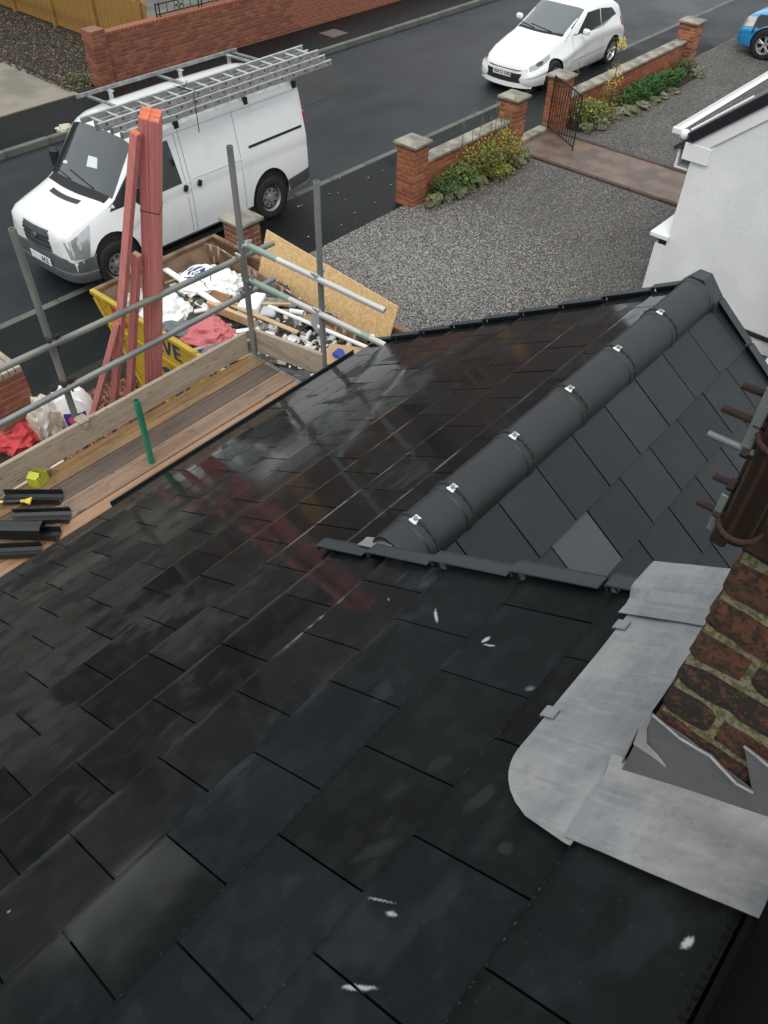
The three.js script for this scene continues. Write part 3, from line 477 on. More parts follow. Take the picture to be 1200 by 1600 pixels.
// mast
{
  const mx = 0.848, mz = -0.103, t = thing('aerial_mast', 'rusty brown aerial mast clamped to the chimney corner with long threaded bolts', 'mast');
  part('pole', rod(V(mx, 5.235, mz), V(mx, 6.7, mz), 0.0235, 24, 0.003), M({ map: cmap(512, (u, v) => { const f = fbm(u * 2, v * 0.5, 14, 371, 5), w = fbm(u * 3, v * 0.12, 20, 372, 3); let c = mc([0.014, 0.009, 0.006], [0.045, 0.018, 0.010], sst(0.4, 0.75, f)); return mc(c, [0.05, 0.042, 0.015], sst(0.62, 0.8, w) * 0.7); }, 3, 1.2), roughness: 0.45, metalness: 0.15, bumpMap: rep(grainT, 10, 4), bumpScale: 0.001 }), t);
  part('strap_plate', merge([cb(mx - 0.008, mx - 0.004, 5.36, 5.46, -0.143, -0.130, 0.001), cb(mx - 0.008, mx - 0.004, 5.455, 5.50, -0.140, -0.118, 0.001)]), mGalvOld, t, 'pale bent bracket plate');
  part('strap_plate', merge([cb(mx - 0.006, mx - 0.002, 5.225, 5.29, -0.14, -0.13, 0.001)]), mGalvOld, t);
  const bolt = (x, y, z0, z1, mat) => { const l = [rod(V(x, y, z0), V(x, y + 0.003, z1), 0.0042, 10)]; const n = Math.floor(Math.abs(z1 - z0) / 0.0028); for (let i = 0; i < n; i++) { const z = mix(z0, z1, (i + 0.5) / n); l.push(rod(V(x, y + 0.003 * i / n, z - 0.0007), V(x, y + 0.003 * i / n, z + 0.0007), 0.0051, 10)); } const b = part('threaded_bolt', merge(l), mat, t); part('nut', rod(V(x, y, -0.139), V(x, y, -0.130), 0.009, 6), mRust, b); };
  bolt(mx + 0.012, 5.437, -0.172, -0.1, mRust); bolt(mx, 5.405, -0.181, -0.1, mRust); bolt(mx - 0.004, 5.365, -0.184, -0.1, M({ color: C(0.16, 0.19, 0.18), metalness: 0.6, roughness: 0.5 })); bolt(mx + 0.01, 5.298, -0.160, -0.1, mRust); bolt(mx, 5.255, -0.165, -0.1, mRust);
  for (const y of [5.398, 5.252]) { const l = []; for (let i = 0; i < 10; i++) { const q = k => V(mx - 0.027 * Math.sin(k), y - 0.004 * Math.sin(k), mz - 0.027 * Math.cos(k) * 1 + 0.0); l.push(rod(q(i * 0.32), q(i * 0.32 + 0.34), 0.0042, 8)); } part('u_bolt', merge(l), mRust, t); }
  part('corner_bracket', merge([cb(mx + 0.02, CX - 0.004, 5.18, 5.50, -0.135, -0.112, 0.003), cb(CX - 0.02, CX - 0.004, 5.2, 5.48, -0.111, 0.2, 0.003)]), mRust, t);
}

// ---------- scaffold ----------
{
  const s = thing('scaffold', 'tube scaffold with timber boards and toe boards along the eaves', 'scaffold');
  const r = 0.0245;
  const zs = [-4.71, -4.522, -4.335, -4.148, -3.96, -3.772, -3.585, -3.40];
  const tone = [0, 1, 2, 3, 1, 2, 0];
  for (let i = 0; i < 7; i++) { const g = cbox(0.180, 0.038, 4.9, 0.006, i * 0.7, 0); g.rotateY(Math.PI / 2); const m = part('scaffold_board', boxUVx(g, i), mBoards[tone[i]], s); m.position.set(1.27 + [0, 0.02, 0.012, -0.02, 0.01, 0, 0][i], 1.881 + [0, -0.003, 0.002, 0, -0.002, 0, 0][i], (zs[i] + zs[i + 1]) / 2); m.rotation.y = rr(-0.0015, 0.0015); }
  for (let i = 0; i < 7; i++) part('end_band', cb(3.69, 3.725, 1.897, 1.9025, zs[i] + 0.004, zs[i + 1] - 0.004, 0.001), mGalvOld, s);
  const toe = (a, b) => { const m = part('toe_board', boxUVx(beamX(a, b, 0.036, 0.222), 3), mToe, s); return m; };
  toe(V(-1.2, 2.01, -4.742), V(3.70, 2.01, -4.738)); toe(V(3.775, 2.008, -4.76), V(3.93, 2.0, -4.02));
  const pole = (n, a, b, m = mGalv) => part(n, rod(a, b, r, 16, 0.0045), m, s);
  pole('standard', V(2.06, -0.02, -4.83), V(2.045, 3.63, -4.808), mGalvOld); pole('standard', V(3.75, -0.02, -4.695), V(3.742, 3.69, -4.70), mGalv); pole('standard', V(3.96, -0.02, -4.04), V(3.95, 3.565, -4.03), mGalv); pole('standard', V(-0.6, -0.02, -4.82), V(-0.6, 3.6, -4.81), mGalvOld);
  pole('standard', V(2.231, -0.02, -4.2), V(2.249, 2.49, -4.2), mGreen); pole('standard', V(-0.3, -0.02, -4.2), V(-0.3, 1.95, -4.2), mGalvOld);
  pole('guard_rail', V(-0.9, 2.85, -4.752), V(4.12, 2.776, -4.752), mGalvOld); pole('guard_rail', V(-0.9, 2.395, -4.752), V(4.10, 2.452, -4.752), mGalv);
  pole('return_rail', V(3.79, 2.905, -4.70), V(4.02, 2.735, -3.42), mSteelWhite); pole('return_rail', V(3.79, 2.59, -4.70), V(4.02, 2.43, -3.41), mSteelWhite);
  part('green_sleeve', rod(V(3.795, 2.902, -4.67), V(3.845, 2.865, -4.40), r + 0.0012, 16), mPaleGreen, s); part('green_sleeve', rod(V(3.795, 2.587, -4.67), V(3.86, 2.541, -4.31), r + 0.0012, 16), mPaleGreen, s); part('green_sleeve', rod(V(3.965, 2.468, -3.73), V(3.995, 2.447, -3.55), r + 0.0012, 16), mPaleGreen, s);
  for (const x of [0.2, 1.7, 3.5]) pole('transom', V(x, 1.833, -4.95), V(x, 1.833, -3.36), mGalvOld);
  pole('ledger', V(-0.9, 1.782, -4.78), V(4.1, 1.782, -4.78), mGalvOld);
  const coupler = (x, y, z, m) => part('coupler', merge([at(cbox(0.062, 0.058, 0.05, 0.012), x, y, z), rod(V(x - 0.045, y + 0.02, z + 0.02), V(x + 0.05, y + 0.02, z + 0.02), 0.008, 8), rod(V(x + 0.02, y - 0.045, z + 0.025), V(x + 0.02, y + 0.05, z + 0.025), 0.008, 8), at(cbox(0.022, 0.03, 0.07, 0.004), x - 0.03, y + 0.03, z), rod(V(x + 0.03, y + 0.03, z - 0.02), V(x + 0.055, y + 0.045, z + 0.03), 0.012, 6)]), m, s);
  coupler(2.05, 2.806, -4.778, mRust); coupler(2.05, 2.43, -4.78, mRust);
  coupler(3.75, 2.80, -4.725, mAlu); coupler(3.75, 2.465, -4.725, mGalvOld); coupler(3.77, 2.89, -4.70, mAlu); coupler(3.77, 2.575, -4.70, mGalvOld); coupler(3.93, 2.815, -4.045, mAlu); coupler(3.93, 2.505, -4.045, mAlu);
  for (const [y] of [[2.815], [2.505]]) part('coupler_band', rod(V(3.952, y - 0.03, -4.032), V(3.952, y + 0.0, -4.032), 0.032, 14), mAlu, s);
  part('board_clip', merge([cb(2.02, 2.11, 2.105, 2.145, -4.80, -4.70, 0.015), cb(2.04, 2.09, 2.06, 2.11, -4.72, -4.70, 0.01)]), mToe, s);
}
function boxUVx(g, k) { const p = g.attributes.position, uv = g.attributes.uv; const L = V(); g.computeBoundingBox(); g.boundingBox.getSize(L); const ax = L.x > L.z ? (L.x > L.y ? 0 : 1) : (L.z > L.y ? 2 : 1); for (let i = 0; i < p.count; i++) { const a = [p.getX(i), p.getY(i), p.getZ(i)], l = a[ax]; uv.setXY(i, a[(ax + 1) % 3] + a[(ax + 2) % 3] + k * 0.37, l + k * 0.61); } return g; }
function beamX(a, b, w, h) { return beam(a, b, w, h, 0.005); }
// red-stained timbers leaning on the rails from outside
function redTimber(a, b, w, h, label, roll = 0) { const t = thing('red_timber', label, 'timber', 'red-stained timbers leaning on the scaffold'); const d = b.clone().sub(a).normalize(); part('batten', boxUVx(beam(a, b, w, h, 0.003, roll), rnd() * 9), mRedWood, t); part('sawn_end', beam(b, b.clone().addScaledVector(d, 0.003), w - 0.004, h - 0.004, 0.001, roll), label.includes('pale') ? mPine : mRedEnd, t); return t; }
redTimber(V(2.318, 0.03, -5.66), V(2.825, 4.094, -4.442), 0.05, 0.055, 'long slim red batten leaning left of the thick red bundle', 0.3);
redTimber(V(1.73, 0.03, -5.66), V(2.621, 2.657, -4.873), 0.045, 0.045, 'shortest red batten leaning farthest left of the scaffold timbers', 0.5);
redTimber(V(2.562, 0.03, -5.66), V(2.81, 3.2, -4.71), 0.045, 0.06, 'red batten with pale sawn end tucked against the thick red bundle', 0.2);
{
  const t = thing('red_timber_bundle', 'thick strapped bundle of red timbers standing upright against the rails', 'timber', 'red-stained timbers leaning on the scaffold');
  const a = V(2.945, 0.03, -5.63), b = V(2.945, 4.175, -4.43), z = b.clone().sub(a).normalize(), roll = 0.72; let x = V().crossVectors(V(0, 0, 1), z).normalize(), y = V().crossVectors(z, x); x.applyAxisAngle(z, roll); y.applyAxisAngle(z, roll);
  const w = 0.044, h = 0.062;
  for (let i = 0; i < 3; i++) for (let j = 0; j < 2; j++) { const o = x.clone().multiplyScalar((i - 1) * (w + 0.001)).addScaledVector(y, (j - 0.5) * (h + 0.001)), e = rr(-0.012, 0.004), g = cbox(w, h, a.distanceTo(b) + e, 0.0025); const m = part('batten', boxUVx(g, rnd() * 9), mRedWood, t); new THREE.Matrix4().makeBasis(x, y, z).setPosition(a.clone().add(b).multiplyScalar(0.5).add(o)).decompose(m.position, m.quaternion, m.scale); const q = part('sawn_end', cbox(w - 0.004, h - 0.004, 0.003, 0.001), mRedEnd, t); q.quaternion.copy(m.quaternion); q.position.copy(b).add(o).addScaledVector(z, e / 2 + 0.001); }
  for (const k of [0.845, 0.40]) { const m = part('strap', merge([cbox(0.138, 0.0015, 0.006, 0.0005), cbox(0.138, 0.0015, 0.006, 0.0005)].map((g, i) => at(g, 0, i ? 0.0645 : -0.0645, 0)).concat([at(cbox(0.0015, 0.13, 0.006, 0.0005), 0.0685, 0, 0), at(cbox(0.0015, 0.13, 0.006, 0.0005), -0.0685, 0, 0)])), mBlackMatt, t); new THREE.Matrix4().makeBasis(x, y, z).setPosition(a.clone().lerp(b, k)).decompose(m.position, m.quaternion, m.scale); }
}
// loose things on the boards
const YB = 1.902;
function troughGeo(L, w = 0.105, h = 0.06, th = 0.004) { const o = [[-w / 2, h], [-w / 2, 0.015], [-w / 4, 0], [w / 4, 0], [w / 2, 0.015], [w / 2, h]], i = o.map(p => [p[0] * (1 - 2 * th / w), Math.max(th, p[1])]).reverse(); return slab([...o, ...i], L, V(0, 0, -L / 2), V(1, 0, 0), V(0, 1, 0), V(0, 0, 1)); }
function trough(x, z, ry, rz2, L, dy, label) { const t = thing('gutter_offcut', label, 'gutter piece', 'black gutter offcuts on the boards', [x, YB + dy, z], ry); const m = part('channel', troughGeo(L), mBlackPl, t); m.rotation.z = rz2; const c = part('end_lip', at(troughGeo(0.035, 0.113, 0.064, 0.005), 0, -0.003, L / 2 - 0.02), mBlackPl, t); c.rotation.z = rz2; return t; }
trough(1.42, -4.50, 0.74, 0.0, 0.42, 0.001, 'black gutter offcut lying farthest from the eave, open side up');
trough(1.36, -4.29, 0.78, 0.15, 0.40, 0.002, 'black gutter offcut with debris in its channel, second from the carton');
trough(1.13, -4.30, 0.72, 3.05, 0.48, 0.125, 'upturned black gutter offcut resting on top of the others');
trough(1.03, -4.16, 0.80, 0.0, 0.42, 0.001, 'black gutter offcut closest to the roof edge, partly out of view');
trough(1.21, -4.19, 0.70, -0.2, 0.40, 0.006, 'black gutter offcut poking out below the upturned one');
{
  const t = thing('chisel', 'yellow and black handled bolster chisel lying on gutter offcuts', 'tool', null, [1.31, YB + 0.078, -4.49], 0.78);
  part('handle', merge([rod(V(0, 0, -0.16), V(0, 0, -0.09), 0.011, 10)]), M({ color: C(0.72, 0.52, 0.18), roughness: 0.5 }), t); part('grip', rod(V(0, 0, -0.09), V(0, 0, 0.03), 0.012, 10), mBlackPl, t); part('collar', rod(V(0, 0, 0.03), V(0, 0, 0.06), 0.0125, 10), M({ color: C(0.6, 0.42, 0.02), roughness: 0.4 }), t);
  part('blade', slab([[-0.012, 0.055], [0.012, 0.055], [0.034, 0.10], [-0.034, 0.10]], 0.012, V(0, -0.006, 0), V(1, 0, 0), V(0, 0, 1), V(0, 1, 0), 0.002), M({ color: C(0.65, 0.48, 0.03), roughness: 0.4 }), t);
}
{
  const t = thing('carton', 'small crushed yellow-green carton open on the scaffold boards', 'box', null, [1.555, YB, -4.63], 0.45);
  const mY = M({ map: cmap(128, (u, v) => { const s = (Math.floor(u * 9) % 3 === 1 && v > 0.3 && v < 0.55); return s ? [0.04, 0.05, 0.02] : mc([0.55, 0.55, 0.05], [0.42, 0.44, 0.04], fbm(u, v, 6, 391)); }, 8), roughness: 0.5 }), mK = M({ color: C(0.42, 0.33, 0.2), roughness: 0.85 });
  part('side', cb(-0.06, -0.057, 0, 0.085, -0.045, 0.045, 0.001), mY, t); part('side', cb(0.057, 0.06, 0, 0.08, -0.045, 0.045, 0.001), mY, t); part('front', at(cbox(0.12, 0.085, 0.003, 0.001), 0, 0.0425, 0.046), mY, t); part('back', at(cbox(0.12, 0.085, 0.003, 0.001), 0, 0.0425, -0.046), mY, t); part('bottom', cb(-0.058, 0.058, 0.001, 0.004, -0.045, 0.045, 0.001), mK, t);
  const f1 = part('flap', cbox(0.09, 0.002, 0.11, 0.0006), mK, t); f1.position.set(0.09, 0.065, 0.02); f1.rotation.z = -0.75; f1.rotation.y = 0.2; const f2 = part('flap', cbox(0.06, 0.002, 0.09, 0.0006), mY, t); f2.position.set(-0.035, 0.097, 0); f2.rotation.z = 0.35;
}

// ---------- skip and rubbish ----------
const font = await new FontLoader().loadAsync('fonts/droid/droid_sans_bold.typeface.json');
const textGeo = (s, size, depth = 0.003) => boxUV(new TextGeometry(s, { font, size, depth, curveSegments: 4, bevelEnabled: false }));
{
  const s = thing('skip', 'yellow lettered builders skip full of rubbish on the drive', 'skip');
  const mY = M({ map: cmap(512, (u, v) => { const f = fbm(u, v, 6, 401, 5), g = fbm(u, v, 40, 402, 3); let c = mc([0.50, 0.34, 0.025], [0.36, 0.24, 0.025], f); c = mc(c, [0.12, 0.05, 0.025], sst(0.60, 0.72, f * 0.5 + g * 0.5)); return c; }, 1), roughness: 0.55, metalness: 0.1 });
  const mIn = M({ map: cmap(512, (u, v) => { const f = fbm(u, v, 6, 405, 5); return mc([0.11, 0.06, 0.035], [0.2, 0.13, 0.08], sst(0.3, 0.75, f)); }, 1), roughness: 0.8 });
  const xw = 4.0, xe = 5.80, z0 = -7.82, z1 = -4.45, zb0 = -7.22, zb1 = -5.05, yb = 0.12, yt = 1.15;
  const prof = [[z0, yt], [zb0, yb], [zb1, yb], [z1, yt]];
  part('side_panel', slab(prof.map(p => [p[0], p[1]]).reverse(), 0.008, V(xw, 0, 0), V(0, 0, 1), V(0, 1, 0), V(1, 0, 0).negate().negate()), mY, s);
  part('side_panel', slab(prof, 0.008, V(xe - 0.008, 0, 0), V(0, 0, 1), V(0, 1, 0), V(1, 0, 0)), mIn, s);
  part('end_panel', beam(V((xw + xe) / 2, yb, zb0), V((xw + xe) / 2, yt, z0), xe - xw - 0.02, 0.008, 0.002, Math.PI / 2 * 0), mIn, s);
  part('end_panel', beam(V((xw + xe) / 2, yb, zb1), V((xw + xe) / 2, yt, z1), xe - xw - 0.02, 0.008, 0.002), mY, s);
  part('floor', cb(xw + 0.01, xe - 0.01, yb - 0.01, yb, zb0, zb1, 0.002), mIn, s);
  for (const z of [-7.0, -5.3]) part('skid', cb(xw + 0.1, xe - 0.1, 0.009, yb - 0.011, z - 0.06, z + 0.06), mIn, s);
  part('rim', cb(xw - 0.035, xw + 0.03, yt - 0.03, yt + 0.025, z0 - 0.02, z1 + 0.02, 0.008), mY, s);
  part('rim', merge([cb(xe - 0.03, xe + 0.035, yt - 0.03, yt + 0.025, z0 - 0.02, z1 + 0.02, 0.008), cb(xw + 0.031, xe - 0.031, yt - 0.03, yt + 0.022, z0 - 0.03, z0 + 0.03, 0.008), cb(xw + 0.031, xe - 0.031, yt - 0.03, yt + 0.022, z1 - 0.03, z1 + 0.03, 0.008)]), mIn, s);
  // raised frame ribs on the lettered side
  const rib = (za, ya, zb, y2, w = 0.045) => part('rib', beam(V(xw - 0.016, ya, za), V(xw - 0.016, y2, zb), 0.03, w, 0.006), mY, s);
  rib(z0 + 0.03, yt - 0.05, zb0 + 0.02, yb + 0.03); rib(zb0, yb + 0.025, zb1, yb + 0.025); rib(-7.66, 0.83, z1 - 0.16, 0.80, 0.04); rib(-6.78, 0.82, -6.78, yb + 0.05, 0.04); rib(-5.4, 0.81, -5.4, yb + 0.05, 0.04); rib(-6.78, yt - 0.04, -6.78, 0.86, 0.04);
  const put = (str, z, y, size, m, slant = 0) => { const g = textGeo(str, size); const q = part('lettering', g, m, s); q.matrixAutoUpdate = true; q.position.set(xw - 0.003, y, z); q.rotation.y = -Math.PI / 2; q.rotation.z = slant; return q; };
  const mRedT = M({ color: C(0.45, 0.03, 0.01), roughness: 0.5 }), mNavy = M({ color: C(0.03, 0.035, 0.10), roughness: 0.5 });
  put('RS', -7.52, 0.90, 0.19, mRedT); put('IVE', -6.70, 0.89, 0.2, mNavy); put('RS', -5.82, 0.89, 0.2, mNavy); put('24', -6.72, 0.32, 0.36, mNavy);
}
// rubbish: a lumpy bed plus separate pieces
function crumple(w, h, d, s, det = 6, amp = 0.35, flatB = 0.35, crease = 0.32) {
  let g = new THREE.IcosahedronGeometry(1, det); g.deleteAttribute('uv'); g.deleteAttribute('normal'); g = mergeVertices(g); const p = g.attributes.position;
  for (let i = 0; i < p.count; i++) {
    const x = p.getX(i), y = p.getY(i), z = p.getZ(i); const n = (k, q) => vn(x * k + 40 + y * k * 0.7, z * k + 40 - y * k * 0.6, 997, s + q);
    const f = 1 + amp * (Math.abs(n(2.2, 1) - 0.5) * -1.6 + 0.4 + (n(5, 2) - 0.5) * 0.5 + (Math.abs(n(7, 4) - 0.5) - 0.25) * 0.8 + (n(13, 3) - 0.5) * 0.22);
    let yy = y * f; if (yy < -flatB) yy = -flatB + (yy + flatB) * 0.15; p.setXYZ(i, x * f * w / 2, (yy + flatB) * h / (1 + flatB), z * f * d / 2);
  }
  g.computeVertexNormals(); return boxUV(toCreasedNormals(g, crease));
}
{
  const rows = []; for (let i = 0; i <= 46; i++) { const r = []; for (let j = 0; j <= 26; j++) { const z = mix(-7.72, -4.58, i / 46), x = mix(4.03, 5.74, j / 26), e = Math.min(1, Math.min(i, 46 - i) / 6); r.push(V(x, 0.68 + 0.30 * e + 0.20 * (fbm(i / 46, j / 46, 9, 411, 4) - 0.5), z)); } rows.push(r); }
  const b = solo('rubble', boxUV(sheet(rows.map(r => r.reverse()))), M({ map: concMap([0.06, 0.05, 0.045], [0.16, 0.14, 0.12], 412, 1.5), roughness: 0.9, bumpMap: rep(asBump, 3), bumpScale: 0.02 }), 'mixed fine rubble filling the yellow skip', 'rubble'); b.userData.kind = 'stuff';
  const cols = [[0.7, 0.7, 0.68], [0.6, 0.6, 0.58], [0.03, 0.03, 0.03], [0.25, 0.25, 0.24], [0.78, 0.77, 0.74], [0.1, 0.08, 0.06], [0.3, 0.2, 0.12], [0.02, 0.02, 0.022]];
  const im = new THREE.InstancedMesh(crumple(1, 1, 1, 5, 1, 0.5, 0.9), M({ color: 0xffffff, roughness: 0.7 }), 760); im.name = 'rubble_pieces'; im.userData = { kind: 'stuff', label: 'white black and brown broken rubbish bits in the skip', category: 'rubble' };
  const o = new THREE.Object3D(); for (let i = 0; i < 760; i++) { const dense = i < 520; const x = dense ? rr(4.72, 5.5) : rr(4.1, 5.65), z = dense ? rr(-6.15, -4.8) : rr(-7.5, -4.7); const k = rr(0.02, 0.075); o.position.set(x, 0.92 + rr(0, 0.10), z); o.scale.set(k * rr(0.6, 2.2), k * rr(0.5, 1), k * rr(0.6, 2)); o.rotation.set(rr(-0.6, 0.6), rr(0, 6), rr(-0.6, 0.6)); o.updateMatrix(); im.setMatrixAt(i, o.matrix); const c = cols[Math.floor(rnd() * (dense ? 5.6 : 8))]; im.setColorAt(i, C(c[0], c[1], c[2])); }
  im.castShadow = im.receiveShadow = true; scene.add(im);
  const om = new THREE.InstancedMesh(cbox(1, 1, 1, 0.02), M({ color: 0xffffff, roughness: 0.7 }), 90); om.name = 'rubbish_offcuts'; om.userData = { kind: 'stuff', label: 'broken slats slates and strips mixed through the skip', category: 'rubble' };
  const oc = [[0.72, 0.72, 0.7], [0.62, 0.6, 0.57], [0.02, 0.02, 0.022], [0.05, 0.05, 0.055], [0.30, 0.19, 0.10], [0.20, 0.11, 0.06], [0.45, 0.32, 0.18], [0.3, 0.3, 0.29]];
  for (let i = 0; i < 90; i++) { const L = rr(0.08, 0.34); o.position.set(rr(4.12, 5.45), 0.97 + rr(0, 0.09), rr(-7.5, -4.75)); o.scale.set(rr(0.02, 0.09), rr(0.006, 0.02), L); o.rotation.set(rr(-0.35, 0.35), rr(0, 6), rr(-0.4, 0.4)); o.updateMatrix(); om.setMatrixAt(i, o.matrix); const c = oc[Math.floor(rnd() * 8)]; om.setColorAt(i, C(c[0], c[1], c[2])); }
  om.castShadow = om.receiveShadow = true; scene.add(om);
}
const junk = (name, geo, mat, label, cat, x, y, z, ry = 0, rx = 0, rzz = 0) => { const m = solo(name, geo, mat, label, cat, 'rubbish in the skip'); m.position.set(x, y + (/plywood|osb/.test(name) ? 0 : 0.075), z); m.rotation.set(rx, ry, rzz, 'YXZ'); return m; };
junk('rubble_sack', crumple(0.6, 0.22, 0.58, 11, 6, 0.4), mBagWhite, 'crumpled white sack beside the thick red timber bundle in the skip', 'sack', 4.42, 0.85, -7.05, 0.3);
junk('rubble_sack', crumple(0.5, 0.17, 0.34, 12, 6, 0.45), mBagWhite, 'bulging plain white sack right of the blue printed bag', 'sack', 5.26, 0.92, -6.95, 0.9);
{
  const ct = document.createElement('canvas'); ct.width = 256; ct.height = 192; const q = ct.getContext('2d'); q.fillStyle = '#f0efe9'; q.fillRect(0, 0, 256, 192); q.fillStyle = '#1f2f66'; q.fillRect(56, 44, 120, 70); q.strokeStyle = '#f0efe9'; q.lineWidth = 9; for (const [a, b, c, d] of [[56, 112, 104, 40], [84, 40, 176, 116], [130, 40, 180, 84]]) { q.beginPath(); q.moveTo(a, b); q.lineTo(c, d); q.stroke(); } q.fillStyle = '#f0efe9'; q.strokeStyle = '#31417e'; q.lineWidth = 4; for (const [a, b, c, d] of [[30, 128, 100, 30], [150, 24, 224, 96], [60, 140, 190, 128]]) { q.beginPath(); q.moveTo(a, b); q.lineTo(c, d); q.stroke(); } q.font = 'bold 36px sans-serif'; q.fillText('ID', 92, 96);
  const t = new THREE.CanvasTexture(ct); t.colorSpace = THREE.SRGBColorSpace;
  const g = crumple(0.58, 0.2, 0.55, 13, 6, 0.25), p = g.attributes.position, uv = g.attributes.uv; for (let i = 0; i < p.count; i++) uv.setXY(i, p.getX(i) / 0.6 + 0.5, 0.5 - p.getZ(i) / 0.56);
  junk('printed_bag', g, M({ map: t, roughness: 0.45 }), 'white bag printed with blue angular pattern in the skip', 'bag', 5.08, 0.93, -7.2, 0.8);
}
junk('pink_cloth', crumple(0.58, 0.22, 0.6, 14, 7, 0.42), cloth(0.50, 0.14, 0.15, 1), 'crumpled pink cloth lying in the skip', 'cloth', 4.45, 0.84, -6.36, 0.4);
junk('grey_cloth', crumple(0.4, 0.18, 0.5, 15, 6, 0.4), cloth(0.13, 0.14, 0.155, 2), 'grey cloth bundle left of the pink cloth in the skip', 'cloth', 4.28, 0.84, -6.62, 0.2);
junk('grey_cloth', crumple(0.42, 0.12, 0.36, 16, 6, 0.4), cloth(0.16, 0.165, 0.18, 3), 'flat grey cloth below the pink cloth beside the toe board', 'cloth', 4.3, 0.86, -6.02, 0.5);
junk('white_trim', beam(V(4.97, 0.98, -7.76), V(4.82, 1.03, -6.40), 0.075, 0.03), mWhitePl, 'long white plastic trim slanting across the skip', 'trim', 0, 0, 0);
junk('white_trim', beam(V(4.86, 0.93, -7.5), V(4.72, 0.93, -6.6), 0.09, 0.02), M({ color: C(0.38, 0.38, 0.37), roughness: 0.6 }), 'grey plastic trim beside the long white trim', 'trim', 0, 0, 0);
junk('pine_offcut', beam(V(4.78, 1.0, -6.72), V(4.85, 1.03, -6.0), 0.05, 0.12, 0.004, 0.15), mPine, 'thick pine offcut in the middle of the skip', 'timber', 0, 0, 0);
junk('pine_offcut', beam(V(4.93, 1.03, -6.5), V(5.06, 1.02, -5.55), 0.06, 0.02), mPine, 'thin pine lath running toward the corner standard', 'timber', 0, 0, 0);
junk('pine_stick', beam(V(4.80, 1.04, -6.64), V(5.50, 1.05, -5.86), 0.028, 0.028), mPine, 'slender pale stick lying across the rubbish', 'timber', 0, 0, 0);
junk('brown_board', beam(V(4.98, 0.96, -7.0), V(4.97, 1.02, -6.6), 0.13, 0.025, 0.004, 0.5), M({ map: woodMap([0.24, 0.11, 0.045], [0.17, 0.075, 0.03], [0.3, 0.16, 0.07], 421, 3, 1), roughness: 0.5 }), 'short orange-brown board beside the blue printed bag', 'board', 0, 0, 0);
junk('black_crate', cbox(0.34, 0.14, 0.3, 0.02), mBlackPl, 'black plastic lump under the orange-brown board', 'crate', 4.90, 0.9, -6.92, 0.7);
junk('weathered_slab', beam(V(5.20, 0.97, -6.6), V(5.5, 1.02, -5.98), 0.24, 0.05, 0.008, -0.15), M({ map: concMap([0.30, 0.29, 0.26], [0.17, 0.165, 0.145], 423, 4), roughness: 0.9, bumpMap: rep(grainT, 4), bumpScale: 0.01 }), 'weathered grey slab behind the pale stick', 'slab', 0, 0, 0);
junk('polystyrene_block', at(cbox(0.34, 0.13, 0.24, 0.012), 0, 0.06, 0), M({ color: C(0.76, 0.76, 0.74), roughness: 0.8 }), 'white polystyrene block beside the corner standard', 'packaging', 5.12, 0.95, -6.36, 0.5);
junk('plastic_tray', at(cbox(0.30, 0.06, 0.18, 0.02), 0, 0.03, 0), M({ color: C(0.45, 0.46, 0.46), roughness: 0.5 }), 'pale grey plastic tray under the slender stick', 'tray', 5.2, 0.97, -6.15, 0.6);
junk('white_pipe', rod(V(5.20, 1.03, -6.16), V(5.265, 1.12, -4.60), 0.022, 12, 0.003), mWhitePl, 'white plastic pipe running to the house end of the skip', 'pipe', 0, 0, 0);
junk('white_pipe', rod(V(5.33, 1.0, -5.95), V(5.36, 1.04, -5.75), 0.03, 12, 0.003), mWhitePl, 'short stub of white pipe poking out of the rubble', 'pipe', 0, 0, 0);
junk('tan_cardboard', beam(V(5.36, 1.0, -5.75), V(5.44, 1.0, -5.2), 0.2, 0.012), M({ color: C(0.34, 0.24, 0.14), roughness: 0.9 }), 'tan cardboard sheet by the brown plywood', 'cardboard', 0, 0, 0);
junk('tan_cardboard', beam(V(4.98, 1.02, -5.05), V(5.16, 1.05, -4.66), 0.30, 0.012, 0.003, 0.2), M({ color: C(0.40, 0.27, 0.14), roughness: 0.85 }), 'folded tan cardboard at the house end of the skip', 'cardboard', 0, 0, 0);
junk('blue_can', rod(V(0, 0, 0), V(0, 0.13, 0.03), 0.055, 14), M({ color: C(0.03, 0.05, 0.32), roughness: 0.35 }), 'small blue can at the house end of the skip', 'can', 5.04, 0.97, -4.98, 0, 0.5);
junk('bucket_lid', rod(V(0, 0, 0), V(0, 0.018, 0), 0.14, 24), M({ color: C(0.20, 0.22, 0.24), roughness: 0.4 }), 'round grey bucket lid standing in the rubbish', 'lid', 5.27, 1.06, -5.44, 0.6, 0.9);
junk('dark_sack', crumple(0.3, 0.16, 0.3, 18), M({ color: C(0.05, 0.05, 0.055), roughness: 0.5 }), 'dark plastic bundle against the brown plywood', 'sack', 5.5, 0.95, -6.35, 0.4);
junk('brown_bottle', rod(V(4.52, 0.98, -5.95), V(4.62, 1.02, -5.8), 0.035, 12, 0, 0.02), M({ color: C(0.25, 0.17, 0.1), roughness: 0.4 }), 'brown tube next to the pink cloth', 'tube', 0, 0, 0);
junk('cream_wrap', crumple(0.42, 0.2, 0.3, 19), M({ map: concMap([0.5, 0.45, 0.38], [0.35, 0.3, 0.25], 425, 3), roughness: 0.7 }), 'cream plasterboard lump at the street end of the skip', 'debris', 4.32, 0.86, -7.45, 0.2);
